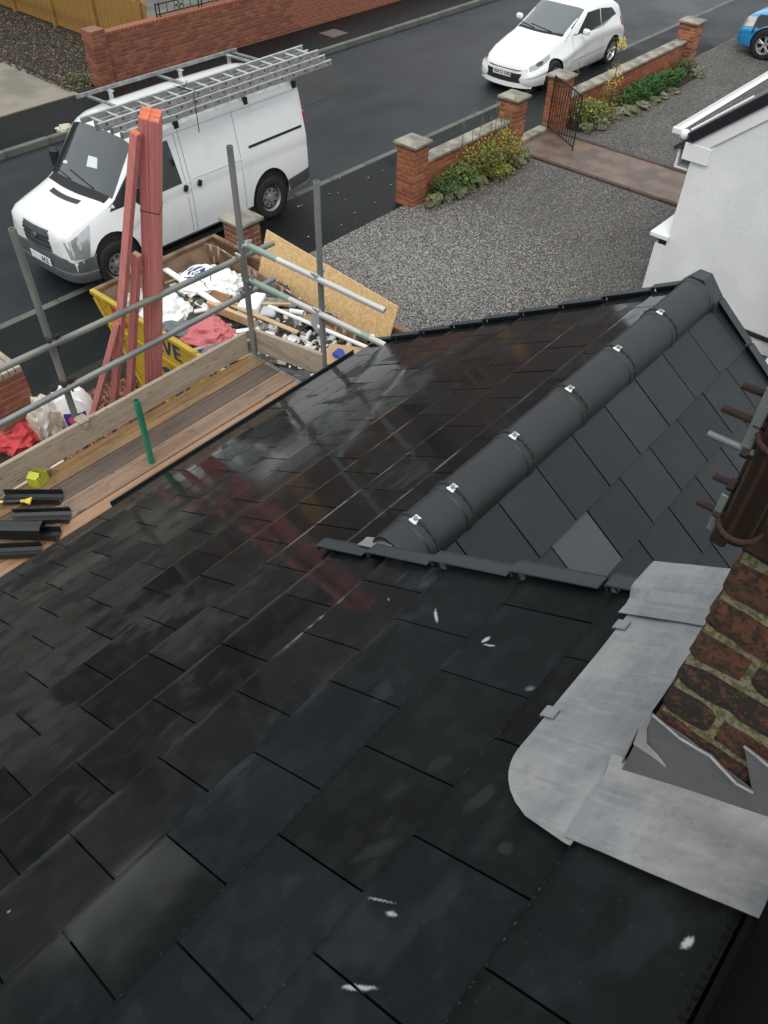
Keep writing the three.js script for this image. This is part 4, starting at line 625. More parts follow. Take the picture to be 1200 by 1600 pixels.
{
  const g = slab([[0, 0], [3.32, 0], [3.32, 0.5], [0.25, 0.5], [0, 0.44]], 0.018, V(5.60, 0.70, -7.78), V(-0.09, 0, 1).normalize(), V(0.03, 1, 0).normalize(), V(1, 0, 0.09).normalize(), 0.003);
  junk('brown_plywood', g, M({ map: cmap(512, (u, v) => { const f = fbm(u, v, 5, 431, 5), w = fbm(u * 0.1, v, 40, 432, 3), d = fbm(u, v * 0.4, 20, 433, 3); let c = mc([0.16, 0.085, 0.042], [0.23, 0.135, 0.075], w); return mc(mc(c, [0.09, 0.05, 0.03], sst(0.5, 0.7, f)), [0.42, 0.37, 0.31], sst(0.66, 0.74, d)); }, 0.8), roughness: 0.55 }), 'long brown plywood sheet standing along the far side of the skip', 'plywood', 0, 0, 0);
  junk('osb_board', slab([[0, 0], [2.11, 0], [2.11, 0.68], [0, 0.83]], 0.018, V(5.60, 0.75, -6.89), V(0, 0, 1), V(0.371, 0.928, 0).normalize(), V(-0.928, 0.371, 0).normalize(), 0.002), mOSB, 'pale wood strand board propped behind the brown plywood in the skip', 'board', 0, 0, 0);
}

// ---------- vehicles ----------
const csg = new Evaluator(); csg.useGroups = false; csg.attributes = ['position', 'normal', 'uv'];
function lerpTable(tab, x) { if (x <= tab[0][0]) return tab[0].slice(1); for (let i = 1; i < tab.length; i++) if (x <= tab[i][0]) { const a = tab[i - 1], b = tab[i], t = (x - a[0]) / (b[0] - a[0]); return a.slice(1).map((v, k) => mix(v, b[k + 1], t)); } return tab[tab.length - 1].slice(1); }
// body lofted along x: table rows [x, top, bottom, halfWidth, tumble]; prof: [[w, y]] from the crown down to the sill
function vehicle(tab, prof) {
  const sec = x => { const [T, b, hw] = lerpTable(tab, x); return prof.map(p => [hw * p[0], b + (T - b) * p[1]]); };
  const pt = (x, j, side) => { const s = sec(x)[j]; return V(x, s[1], side * s[0]); };
  const sideZ = (x, y) => { const s = sec(x); for (let i = 1; i < s.length; i++) if (y >= s[i][1]) { const t = (y - s[i][1]) / (s[i - 1][1] - s[i][1] + 1e-9); return mix(s[i][0], s[i - 1][0], clamp(t)); } return s[s.length - 1][0]; };
  const roofY = (x, z) => { const s = sec(x), a = Math.abs(z); for (let i = 1; i < s.length; i++) if (a <= s[i][0]) { const t = (a - s[i - 1][0]) / (s[i][0] - s[i - 1][0] + 1e-9); return mix(s[i - 1][1], s[i][1], t); } return s[s.length - 1][1]; };
  const xs = []; for (let i = 0; i < tab.length - 1; i++) { const n = Math.max(1, Math.round((tab[i + 1][0] - tab[i][0]) / 0.09)); for (let k = 0; k < n; k++) xs.push(mix(tab[i][0], tab[i + 1][0], k / n)); } xs.push(tab[tab.length - 1][0]);
  const ring = x => { const s = sec(x), r = s.map(p => V(x, p[1], p[0])); for (let i = s.length - 1; i > 0; i--) r.push(V(x, s[i][1], -s[i][0])); return r; };
  const R = xs.map(ring), m = R[0].length, pos = [], idx = [];
  R.forEach(r => r.forEach(p => pos.push(p.x, p.y, p.z)));
  for (let i = 0; i < R.length - 1; i++) for (let j = 0; j < m; j++) { const a = i * m + j, b = i * m + (j + 1) % m; idx.push(a, a + m, b + m, a, b + m, b); }
  for (const [i, f] of [[0, 1], [R.length - 1, 0]]) { const c = V(); R[i].forEach(p => c.add(p)); c.multiplyScalar(1 / m); const k = pos.length / 3; pos.push(c.x, c.y, c.z); for (let j = 0; j < m; j++) { const a = i * m + j, b = i * m + (j + 1) % m; f ? idx.push(k, a, b) : idx.push(k, b, a); } }
  const g = new THREE.BufferGeometry(); g.setAttribute('position', new THREE.Float32BufferAttribute(pos, 3)); g.setIndex(idx);
  return { geo: g, sideZ, roofY, sec, pt };
}
function carve(g, holes) { // holes: [x, y, r, z0, z1]
  g = boxUV(toCreasedNormals(g, 0.55)); let br = new Brush(g); br.updateMatrixWorld();
  for (const [x, y, r, z0, z1] of holes) { const c = new THREE.CylinderGeometry(r, r, Math.abs(z1 - z0), 28); c.rotateX(Math.PI / 2); const h = new Brush(boxUV(c.toNonIndexed())); h.position.set(x, y, (z0 + z1) / 2); h.updateMatrixWorld(); br = csg.evaluate(br, h, SUBTRACTION); br.updateMatrixWorld(); }
  return br.geometry;
}
// patch on a vehicle side: polygon rows given as f(u,v)->[x,y]
const sidePatch = (vh, f, side, off, nu = 10, nv = 8) => { const rows = []; for (let i = 0; i <= nv; i++) { const r = []; for (let j = 0; j <= nu; j++) { const [x, y] = f(j / nu, i / nv); r.push(V(x, y, side * (vh.sideZ(x, y) + off))); } rows.push(side > 0 ? r : r.reverse()); } return boxUV(sheet(rows)); };
const topPatch = (vh, f, off, nu = 14, nv = 8) => { const rows = []; for (let i = 0; i <= nv; i++) { const r = []; for (let j = 0; j <= nu; j++) { const [x, z] = f(j / nu, i / nv); r.push(V(x - off * 0.6, vh.roofY(x, z) + off * 0.8, z)); } rows.push(r); } return boxUV(sheet(rows)); };
const bil = (a, b, c, d) => (u, v) => [mix(mix(a[0], b[0], u), mix(d[0], c[0], u), v), mix(mix(a[1], b[1], u), mix(d[1], c[1], u), v)];
function wheel(parent, x, y, z, r, w, side, style, name = 'wheel') {
  const q = [[r * 0.62, -w / 2 + 0.01], [r * 0.8, -w / 2], [r * 0.95, -w / 2 + 0.008], [r, -w / 2 + 0.03], [r, w / 2 - 0.03], [r * 0.95, w / 2 - 0.008], [r * 0.8, w / 2], [r * 0.62, w / 2 - 0.01]].map(p => new THREE.Vector2(...p));
  const tg = new THREE.LatheGeometry(q, 36); tg.rotateX(Math.PI / 2); const t = part(name, boxUV(tg.toNonIndexed()), mRubber, parent); t.position.set(x, y, z);
  const rimQ = [[r * 0.64, w / 2 - 0.012], [r * 0.63, w / 2 - 0.03], [r * 0.55, w / 2 - 0.05], [r * 0.52, -w / 2 + 0.03]].map(p => new THREE.Vector2(...p)); const l = [];
  const lg = new THREE.LatheGeometry(rimQ, 36); lg.rotateX(Math.PI / 2); l.push(boxUV(lg.toNonIndexed()));
  const mm = style === 'steel' ? M({ color: C(0.30, 0.29, 0.27), metalness: 0.5, roughness: 0.5 }) : M({ color: C(0.62, 0.63, 0.64), metalness: 0.7, roughness: 0.3 });
  const disc = new THREE.CylinderGeometry(r * (style === 'steel' ? 0.46 : 0.2), r * (style === 'steel' ? 0.5 : 0.22), 0.025, 24); disc.rotateX(Math.PI / 2); disc.translate(0, 0, w / 2 - 0.055); l.push(boxUV(disc.toNonIndexed()));
  if (style === 'steel') { const hub = new THREE.CylinderGeometry(r * 0.16, r * 0.2, 0.05, 16); hub.rotateX(Math.PI / 2); hub.translate(0, 0, w / 2 - 0.035); l.push(boxUV(hub.toNonIndexed())); }
  else for (let k = 0; k < 5; k++) { const a = k * Math.PI * 0.4 + 0.3; for (const d of [-0.16, 0.16]) l.push(beam(V(Math.cos(a) * r * 0.12, Math.sin(a) * r * 0.12, w / 2 - 0.04), V(Math.cos(a + d) * r * 0.58, Math.sin(a + d) * r * 0.58, w / 2 - 0.04), r * 0.09, 0.03, 0.006)); }
  const rim = part('rim', merge(l), mm, t); const back = new THREE.CylinderGeometry(r * 0.6, r * 0.6, 0.01, 24); back.rotateX(Math.PI / 2); back.translate(0, 0, -0.02); part('brake_disc', boxUV(back.toNonIndexed()), M({ color: C(0.03, 0.03, 0.03), metalness: 0.5, roughness: 0.6 }), t);
  if (style === 'steel') { const n = []; for (let k = 0; k < 8; k++) { const a = k * Math.PI / 4, h = new THREE.CylinderGeometry(r * 0.06, r * 0.06, 0.008, 8); h.rotateX(Math.PI / 2); h.translate(Math.cos(a) * r * 0.36, Math.sin(a) * r * 0.36, w / 2 - 0.040); void n; part('rim_hole', boxUV(h.toNonIndexed()), mBlackMatt, t); } }
  if (side < 0) t.rotation.y = Math.PI; void rim; return t;
}
function wells(t, xs, r, w, y, z) { for (const x of xs) for (const s of [-1, 1]) { const c = new THREE.CylinderGeometry(r, r, w, 24); c.rotateX(Math.PI / 2); c.translate(x, y, s * z); part('wheel_well', boxUV(c.toNonIndexed()), mBlackMatt, t); } }
let whiteMap; const carPaint = (r, g, b, dirt) => b < 0.7 ? P({ color: C(r, g, b), roughness: 0.35, clearcoat: 0.8, clearcoatRoughness: 0.08 }) : P({ map: whiteMap ??= cmap(512, (u, v) => { const f = fbm(u, v, 7, 501, 5); return mc([r, g, b], [0.34, 0.30, 0.24], dirt * sst(0.55, 0.85, f)); }, 0.6), roughness: 0.35, clearcoat: 0.8, clearcoatRoughness: 0.08 });
{ // white panel van, facing left along the kerb
  const t = thing('panel_van', 'white panel van with roof rack parked half on the near pavement', 'van', null, [0, 0.0, -10.295]);
  t.rotation.x = -0.035; t.position.set(0.288, -0.03, -10.295); t.scale.set(0.978, 1.10, 1);
  const tab = [[4.50, 0.70, 0.36, 0.52], [4.52, 0.78, 0.30, 0.68], [4.56, 0.84, 0.27, 0.77], [4.66, 0.895, 0.26, 0.82], [4.85, 0.945, 0.26, 0.845], [5.1, 1.01, 0.26, 0.862], [5.30, 1.075, 0.26, 0.87], [5.37, 1.11, 0.26, 0.872], [5.5, 1.235, 0.26, 0.873], [5.88, 1.615, 0.26, 0.875], [5.96, 1.665, 0.26, 0.875], [6.1, 1.71, 0.26, 0.875], [6.5, 1.75, 0.26, 0.875], [7.5, 1.765, 0.26, 0.875], [8.8, 1.755, 0.26, 0.872], [8.96, 1.735, 0.27, 0.868], [9.02, 1.68, 0.29, 0.855], [9.04, 1.6, 0.32, 0.835]];
  const prof = [[0, 1], [0.3, 0.998], [0.55, 0.99], [0.72, 0.972], [0.80, 0.952], [0.855, 0.925], [0.875, 0.89], [0.905, 0.80], [0.945, 0.66], [0.975, 0.56], [0.995, 0.49], [1, 0.43], [0.992, 0.40], [1, 0.37], [1, 0.24], [0.995, 0.12], [0.975, 0.03], [0.92, 0]];
  const v = vehicle(tab, prof), white = carPaint(0.78, 0.79, 0.79, 0.13);
  const body = part('body', carve(v.geo, [5.17, 8.15].flatMap(x => [[x, 0.33, 0.40, 0.56, 1.0], [x, 0.33, 0.40, -1.0, -0.56]])), white, t);
  wells(t, [5.17, 8.15], 0.405, 0.30, 0.33, 0.66);
  for (const x of [5.17, 8.15]) for (const s of [1, -1]) wheel(t, x, 0.30, s * 0.765, 0.335, 0.19, s, 'steel').scale.set(1, 0.889, 1);
  const windsc = part('windscreen', topPatch(v, (a, b) => { const z = mix(-0.71, 0.71, a), bow = 0.05 * (1 - (z / 0.71) ** 2); return [mix(5.375 - bow, 5.885, b), z * mix(1.03, 0.94, b)]; }, 0.006), P({ color: C(0.02, 0.03, 0.033), roughness: 0.06, clearcoat: 1, clearcoatRoughness: 0.03 }), t);
  part('paper', topPatch(v, bil([5.52, 0.02], [5.54, 0.26], [5.63, 0.18], [5.62, -0.02]), 0.0085, 4, 4), M({ color: C(0.62, 0.66, 0.66), roughness: 0.8 }), windsc); part('paper', topPatch(v, bil([5.47, -0.52], [5.47, -0.42], [5.50, -0.42], [5.50, -0.52]), 0.0085, 2, 2), M({ color: C(0.6, 0.64, 0.64), roughness: 0.8 }), windsc);
  part('scuttle', topPatch(v, (a, b) => { const z = mix(-0.76, 0.76, a), bow = 0.09 * (1 - (z / 0.76) ** 2); return [mix(5.28 - bow, 5.385 - bow * 0.6, b), z]; }, 0.008), mBlackMatt, t);
  for (const [a, b] of [[[5.34, 0.35], [5.42, -0.28]], [[5.33, -0.2], [5.41, -0.68]]]) part('wiper', rod(V(a[0], v.roofY(a[0], a[1]) + 0.025, a[1]), V(b[0], v.roofY(b[0], b[1]) + 0.02, b[1]), 0.009, 6), mBlackMatt, t);
  part('bonnet_slot', topPatch(v, (a, b) => { const z = mix(-0.34, 0.34, a), bow = 0.03 * (1 - (z / 0.34) ** 2); return [mix(5.05 - bow, 5.13 - bow, b), z]; }, 0.006), mBlackPl, t);
  // bonnet shut line and headlamps
  for (const s of [1, -1]) {
    const hl = part('headlamp', sidePatch(v, (a, b) => { const x = mix(4.535, mix(4.76, 4.92, b), a); return [x, mix(0.545, mix(0.74, 0.90, a * 0.9), b)]; }, s, 0.008), P({ color: C(0.46, 0.48, 0.49), roughness: 0.08, clearcoat: 1, metalness: 0.55 }), t);
    part('lamp_bowl', sidePatch(v, (a, b) => { const k = b * 6.2832, r = 0.05 * a; return [4.66 + r * Math.cos(k), 0.70 + r * 1.2 * Math.sin(k)]; }, s, 0.012, 4, 16), M({ color: C(0.7, 0.72, 0.72), metalness: 0.8, roughness: 0.15 }), hl);
    part('lamp_divider', sidePatch(v, bil([4.60, 0.62], [4.80, 0.62], [4.80, 0.632], [4.60, 0.632]), s, 0.013, 6, 2), M({ color: C(0.2, 0.21, 0.22), roughness: 0.3 }), hl);
    part('cab_window', sidePatch(v, (a, b) => { const lo = mix(0.96, 0.99, a), x0 = mix(5.50, 5.92, b), x1 = mix(6.46, 6.40, b); return [mix(x0, x1, a), mix(lo, 1.52, b)]; }, s, 0.005), P({ color: C(0.012, 0.014, 0.016), roughness: 0.06, clearcoat: 1 }), t);
    part('quarter_panel', sidePatch(v, (a, b) => [mix(5.26, mix(5.50, 5.90, b), mix(a, a, b)) + (1 - a) * b * 0.6, mix(0.94 + 0.02 * a, 1.46, b)], s, 0.0035, 6, 8), mBlackPl, t);
    for (const [x, y0, y1] of [[6.52, 0.32, 1.56], [6.60, 0.32, 1.60], [7.60, 0.32, 1.60]]) part('panel_gap', sidePatch(v, bil([x, y0], [x + 0.007, y0], [x + 0.007, y1], [x, y1]), s, 0.002, 1, 14), M({ color: C(0.08, 0.08, 0.08), roughness: 0.8 }), t);
    part('panel_gap', sidePatch(v, bil([5.9, 1.565], [8.95, 1.585], [8.95, 1.59], [5.9, 1.57]), s, 0.002, 20, 1), M({ color: C(0.25, 0.25, 0.25), roughness: 0.8 }), t);
    part('swage', sidePatch(v, (a, b) => [mix(6.64, 7.58, a), mix(0.995, 1.012, b)], s, 0.008, 10, 3), white, t);
    part('panel_recess', sidePatch(v, (a, b) => [mix(7.72, 8.84, a), mix(1.52, 1.53, b)], s, 0.006, 12, 2), white, t);
    part('slide_rail', merge([beam(V(7.79, 1.107, s * (v.sideZ(7.8, 1.107) + 0.008)), V(8.93, 1.121, s * (v.sideZ(8.9, 1.12) + 0.008)), 0.012, 0.034, 0.004)]), mBlackPl, t);
    for (const x of [6.50, 6.76]) part('door_handle', beam(V(x - 0.035, 0.93, s * (v.sideZ(x, 0.93) + 0.014)), V(x + 0.035, 0.90, s * (v.sideZ(x, 0.90) + 0.014)), 0.03, 0.085, 0.012), mBlackPl, t);
    const mr = part('door_mirror', cbox(0.10, 0.25, 0.16, 0.035), mBlackPl, t); mr.position.set(5.62, 1.12, s * 1.0); mr.rotation.y = -s * 0.3;
    part('mirror_arm', rod(V(5.66, 1.05, s * 0.87), V(5.63, 1.07, s * 0.98), 0.02, 8), mBlackPl, t);
    part('rear_bumper_corner', sidePatch(v, bil([8.57, 0.30], [9.035, 0.34], [9.035, 0.53], [8.52, 0.47]), s, 0.014, 8, 6), M({ color: C(0.06, 0.064, 0.068), roughness: 0.6 }), t);
    part('indicator', sidePatch(v, (a, b) => { const k = b * 6.2832; return [5.33 + 0.02 * a * Math.cos(k), 0.99 + 0.02 * a * Math.sin(k)]; }, s, 0.012, 2, 10), mWhitePl, t);
  }
  // bumper, grille, badge, plate
  const mGrey = M({ map: concMap([0.085, 0.09, 0.098], [0.065, 0.07, 0.075], 511, 3), roughness: 0.55 });
  const plan = []; for (let i = 0; i <= 28; i++) { const a = mix(-1, 1, i / 28), s = Math.sign(a), b = Math.abs(a); plan.push([4.445 + 0.37 * Math.pow(b, 6), s * (b < 0.82 ? b / 0.82 * 0.80 : 0.80 + (b - 0.82) / 0.18 * 0.085)]); }
  const brow = (y, ins) => plan.map(p => V(p[0] + ins, y, p[1] * (1 - ins * 0.9)));
  const bump = part('front_bumper', boxUV(sheet([brow(0.20, 0.07), brow(0.24, 0.02), brow(0.33, 0.0), brow(0.36, 0.004), brow(0.37, 0.014), brow(0.47, 0.016), brow(0.53, 0.03), brow(0.545, 0.09)], false, false, 0.5)), mGrey, t);
  const gr = part('grille', topless([[4.50, 0.545], [4.50, 0.65], [4.515, 0.76], [4.545, 0.81]], 0.46, v), mGrey, t);
  for (const k of [0.25, 0.55, 0.8]) part('grille_slot', (() => { const x = mix(4.488, 4.496, k), y = mix(0.56, 0.76, k); return sheetU([[x - 0.004, y - 0.014], [x + 0.008, y + 0.014]], 0.33, 0.06); })(), mBlackMatt, gr);
  const bd = new THREE.CylinderGeometry(0.075, 0.075, 0.012, 24); bd.scale(1, 1, 0.5); bd.rotateZ(Math.PI / 2); bd.rotateX(Math.PI / 2); const bg = part('badge', boxUV(bd.toNonIndexed()), mChrome, t); bg.position.set(4.462, 0.70, 0); bg.rotation.z = -0.1; bg.rotation.x = 0;
  const pl = part('number_plate', cbox(0.008, 0.105, 0.50, 0.002), mWhitePl, t); pl.position.set(4.438, 0.42, 0.06); const tx = part('plate_text', textGeo('ACE', 0.07, 0.002), mBlackMatt, pl); tx.rotation.y = -Math.PI / 2; tx.position.set(-0.0045, -0.035, 0.02);
  void bump; void body;
  part('roof_grime', topPatch(v, (a, b) => [mix(6.65, 8.9, a), mix(0.50, 0.685, b)], 0.003, 24, 4), M({ map: cmap(256, (u, v2) => mc([0.30, 0.29, 0.2], [0.62, 0.62, 0.58], sst(0.35, 0.65, fbm(u, v2, 9, 521, 5))), 1.2), roughness: 0.8 }), t);
  // rear doors
  for (const s of [-1, 1]) part('rear_lamp', cb(9.02, 9.05, 0.75, 1.3, s * 0.78 - 0.04, s * 0.78 + 0.04, 0.01), M({ color: C(0.35, 0.02, 0.02), roughness: 0.2 }), t);
  // roof rack
  const rk = part('roof_rack', merge([-0.80, 0.66].map(z => beam(V(6.1, 1.803, z), V(9.18, 1.803, z), 0.028, 0.05, 0.004)).concat([6.28, 7.55, 8.95, 9.1].map(x => beam(V(x, 1.776, -0.84), V(x, 1.776, 0.80), 0.045, 0.028, 0.004)))), mGalv, t);
  for (const x of [6.62, 7.92, 8.93]) for (const s of [1, -1]) { const z = s * 0.72, lg = part('rack_foot', merge([cb(x - 0.035, x + 0.035, 1.66, 1.79, z - 0.006, z + 0.006, 0.002), cb(x - 0.035, x + 0.035, 1.775, 1.792, z - 0.05, z + 0.05, 0.002)]), mAlu, rk); part('clamp', cb(x - 0.04, x + 0.04, 1.60, 1.69, s * 0.745 - 0.02, s * 0.745 + 0.02, 0.006), mBlackPl, rk); void lg; }
}
function topless(pr, hw, v) { const rows = pr.map(p => { const r = []; for (let i = 0; i <= 12; i++) { const z = mix(-hw, hw, i / 12); r.push(V(p[0] - 0.028 + 0.09 * (z / 0.6) ** 2, p[1], z)); } return r; }); return boxUV(sheet(rows)); }
function sheetU(pr, hw, k) { const rows = pr.map(p => { const r = []; for (let i = 0; i <= 12; i++) { const z = mix(-hw, hw, i / 12); r.push(V(p[0] - 0.024 + 0.09 * (z / 0.6) ** 2, p[1], z)); } return r; }); return boxUV(sheet(rows)); }
{ // triple ladder on the rack
  const t = thing('extension_ladder', 'triple-section aluminium extension ladder lashed on the white van roof', 'ladder', null, [7.73, 1.955, -9.63], 0.03);
  const secs = [[-2.0, 1.98, 0.0, 0.40, 0.03], [-2.12, 1.86, 0.088, 0.38, 0.02], [-2.3, 1.74, 0.176, 0.36, 0.01]];
  for (const [x0, x1, y, w, dz] of secs) {
    const a = part('ladder_section', cb(x0, x1, y + 0.005, y + 0.087, dz + w / 2 - 0.03, dz + w / 2, 0.006), mAlu, t);
    part('stile', cb(x0, x1, y + 0.005, y + 0.087, dz - w / 2, dz - w / 2 + 0.03, 0.006), mAlu, a);
    const n = Math.floor((x1 - x0 - 0.2) / 0.25);
    for (let i = 0; i <= n; i++) { const x = x0 + 0.14 + i * 0.25; part('rung', rod(V(x, y + 0.05, dz - w / 2 + 0.028), V(x, y + 0.05, dz + w / 2 - 0.028), 0.017, 8), mAlu, a); part('rung_end', rod(V(x, y + 0.05, dz + w / 2), V(x, y + 0.05, dz + w / 2 + 0.004), 0.014, 8), mBlackMatt, a); }
    part('end_cap', cb(x0 - 0.012, x0 + 0.02, y + 0.006, y + 0.089, dz + w / 2 - 0.031, dz + w / 2 + 0.003, 0.004), mGalvOld, a);
  }
  part('tie', merge([rod(V(-0.75, 0.255, -0.2), V(-0.72, 0.26, 0.2), 0.008, 6), rod(V(-0.74, 0.25, 0.0), V(-0.70, 0.36, 0.03), 0.005, 6), rod(V(-0.74, 0.25, 0.02), V(-0.80, 0.34, 0.05), 0.005, 6), rod(V(-0.75, 0.26, 0.2), V(-0.85, -0.2, 0.33), 0.006, 6)]), mBlackMatt, t);
}
function hatch(t, o) {
  const prof = [[0, 1], [0.3, 0.997], [0.55, 0.985], [0.70, 0.96], [0.77, 0.92], [0.82, 0.83], [0.88, 0.70], [0.95, 0.605], [0.99, 0.54], [1, 0.47], [0.985, 0.42], [0.995, 0.36], [0.99, 0.20], [0.96, 0.05], [0.9, 0]];
  return vehicle(o, prof);
}
{ // white three-door hatchback
  const t = thing('hatchback_car', 'white three-door hatchback parked by the far gate pillars', 'car', null, [0, -0.07, -10.32]);
  const tab = [[15.93, 0.40, 0.28, 0.42], [15.96, 0.50, 0.24, 0.56], [16.03, 0.60, 0.2, 0.66], [16.15, 0.67, 0.19, 0.73], [16.4, 0.77, 0.18, 0.78], [16.8, 0.88, 0.18, 0.80], [17.1, 0.95, 0.18, 0.805], [17.2, 0.985, 0.18, 0.807], [18.0, 1.345, 0.18, 0.81], [18.15, 1.385, 0.18, 0.81], [18.45, 1.41, 0.18, 0.81], [18.9, 1.385, 0.18, 0.81], [19.28, 1.325, 0.19, 0.80], [19.50, 1.235, 0.2, 0.79], [19.70, 1.04, 0.22, 0.77], [19.80, 0.80, 0.25, 0.74], [19.83, 0.55, 0.3, 0.70]];
  const v = hatch(t, tab), white = carPaint(0.80, 0.81, 0.81, 0.06), mg = P({ color: C(0.06, 0.075, 0.078), roughness: 0.06, clearcoat: 1 }), md = P({ color: C(0.008, 0.009, 0.01), roughness: 0.05, specularIntensity: 0.5 });
  part('body', carve(v.geo, [16.74, 19.22].flatMap(x => [[x, 0.30, 0.345, 0.55, 1], [x, 0.30, 0.345, -1, -0.55]])), white, t);
  wells(t, [16.74, 19.22], 0.348, 0.24, 0.3, 0.6);
  for (const x of [16.74, 19.22]) for (const s of [1, -1]) wheel(t, x, 0.30, s * 0.70, 0.30, 0.19, s, 'alloy');
  part('windscreen', topPatch(v, (a, b) => { const z = mix(-0.64, 0.64, a), bow = 0.10 * (1 - (z / 0.64) ** 2); return [mix(17.27 - bow, 18.02 - bow * 0.4, b), z * mix(1.02, 0.86, b)]; }, 0.006), mg, t);
  part('scuttle', topPatch(v, (a, b) => { const z = mix(-0.66, 0.66, a), bow = 0.10 * (1 - (z / 0.66) ** 2); return [mix(17.20 - bow, 17.285 - bow, b), z]; }, 0.004), mBlackMatt, t);
  part('wiper', merge([rod(V(17.18, 0.99, 0.3), V(17.28, 1.03, -0.3), 0.008, 6), rod(V(17.18, 0.99, -0.15), V(17.30, 1.02, -0.6), 0.008, 6)]), mBlackMatt, t);
  for (const s of [1, -1]) {
    part('headlamp', sidePatch(v, (a, b) => [mix(16.0, 16.62, a) + 0.02 * b, mix(mix(0.49, 0.66, a), mix(0.565, 0.735, a), b) + 0.02 * Math.sin(a * 3.14) * (b - 0.5)], s, 0.007, 12, 6), P({ color: C(0.36, 0.38, 0.39), roughness: 0.1, metalness: 0.5, clearcoat: 1 }), t);
    part('lamp_bowl', sidePatch(v, (a, b) => { const k = b * 6.2832; return [16.30 + 0.10 * a * Math.cos(k), 0.615 + 0.035 * a * Math.sin(k) + 0.02 * Math.cos(k) * a]; }, s, 0.011, 4, 14), M({ color: C(0.08, 0.085, 0.09), metalness: 0.6, roughness: 0.2 }), t);
    const si = part('side_window', sidePatch(v, (a, b) => [mix(mix(17.62, 18.05, b), mix(18.55, 18.53, b), a), mix(mix(0.93, 0.96, a), 1.27, b)], s, 0.005), md, t);
    part('rear_side_window', sidePatch(v, (a, b) => [mix(18.57, mix(19.26, 19.08, b), a), mix(mix(0.96, 1.06, a), mix(1.265, 1.20, a), b)], s, 0.005), md, si);
    part('window_seal', sidePatch(v, (a, b) => [mix(17.5, 19.28, a), mix(0.93, 0.945, b) + 0.11 * sst(0.55, 1, a)], s, 0.004, 14, 2), mBlackPl, t);
    const mr = part('door_mirror', cbox(0.10, 0.12, 0.17, 0.035), white, t); mr.position.set(17.68, 1.0, s * 0.88); part('mirror_base', rod(V(17.7, 0.95, s * 0.77), V(17.69, 0.98, s * 0.86), 0.02, 8), mBlackPl, t);
    for (const x of [17.38, 18.62]) part('panel_gap', sidePatch(v, bil([x, 0.3], [x + 0.007, 0.3], [x + 0.007 + (x > 18 ? 0.0 : 0.08), 0.93], [x + (x > 18 ? 0 : 0.08), 0.93]), s, 0.002, 1, 10), M({ color: C(0.15, 0.15, 0.15) }), t);
    part('rubbing_strip', sidePatch(v, (a, b) => [mix(17.4, 18.8, a), mix(0.47, 0.50, b) + 0.04 * a], s, 0.012, 8, 2), white, t);
    part('rear_lamp', sidePatch(v, bil([19.50, 0.80], [19.66, 0.76], [19.60, 0.95], [19.52, 0.96]), s, 0.006, 4, 4), M({ color: C(0.4, 0.02, 0.02), roughness: 0.2 }), t);
  }
  const front = (x, y, w, h, m, name, parent = t) => part(name, (() => { const rows = []; for (const k of [0, 0.5, 1]) { const r = []; for (let i = 0; i <= 12; i++) { const z = mix(-w, w, i / 12); r.push(V(x + 0.30 * Math.pow(Math.abs(z) / 0.75, 2.6) + k * h * 0.1, y + k * h, z)); } rows.push(r); } return boxUV(sheet(rows)); })(), m, parent);
  front(15.86, 0.27, 0.60, 0.17, mBlackMatt, 'lower_grille'); front(15.90, 0.485, 0.44, 0.02, mBlackPl, 'upper_grille'); front(15.85, 0.17, 0.66, 0.09, white, 'bumper_lip');
  const pl = part('number_plate', cbox(0.008, 0.115, 0.46, 0.002), mWhitePl, t); pl.position.set(15.855, 0.42, 0); const tx = part('plate_text', textGeo('NA12 OBZ', 0.066, 0.002), mBlackMatt, pl); tx.rotation.y = -Math.PI / 2; tx.position.set(-0.0045, -0.033, -0.2);
  for (const s of [1, -1]) { const f = part('fog_lamp', cbox(0.02, 0.06, 0.09, 0.01), mBlackPl, t); f.position.set(16.02, 0.30, s * 0.56); f.rotation.y = s * 0.5; }
}
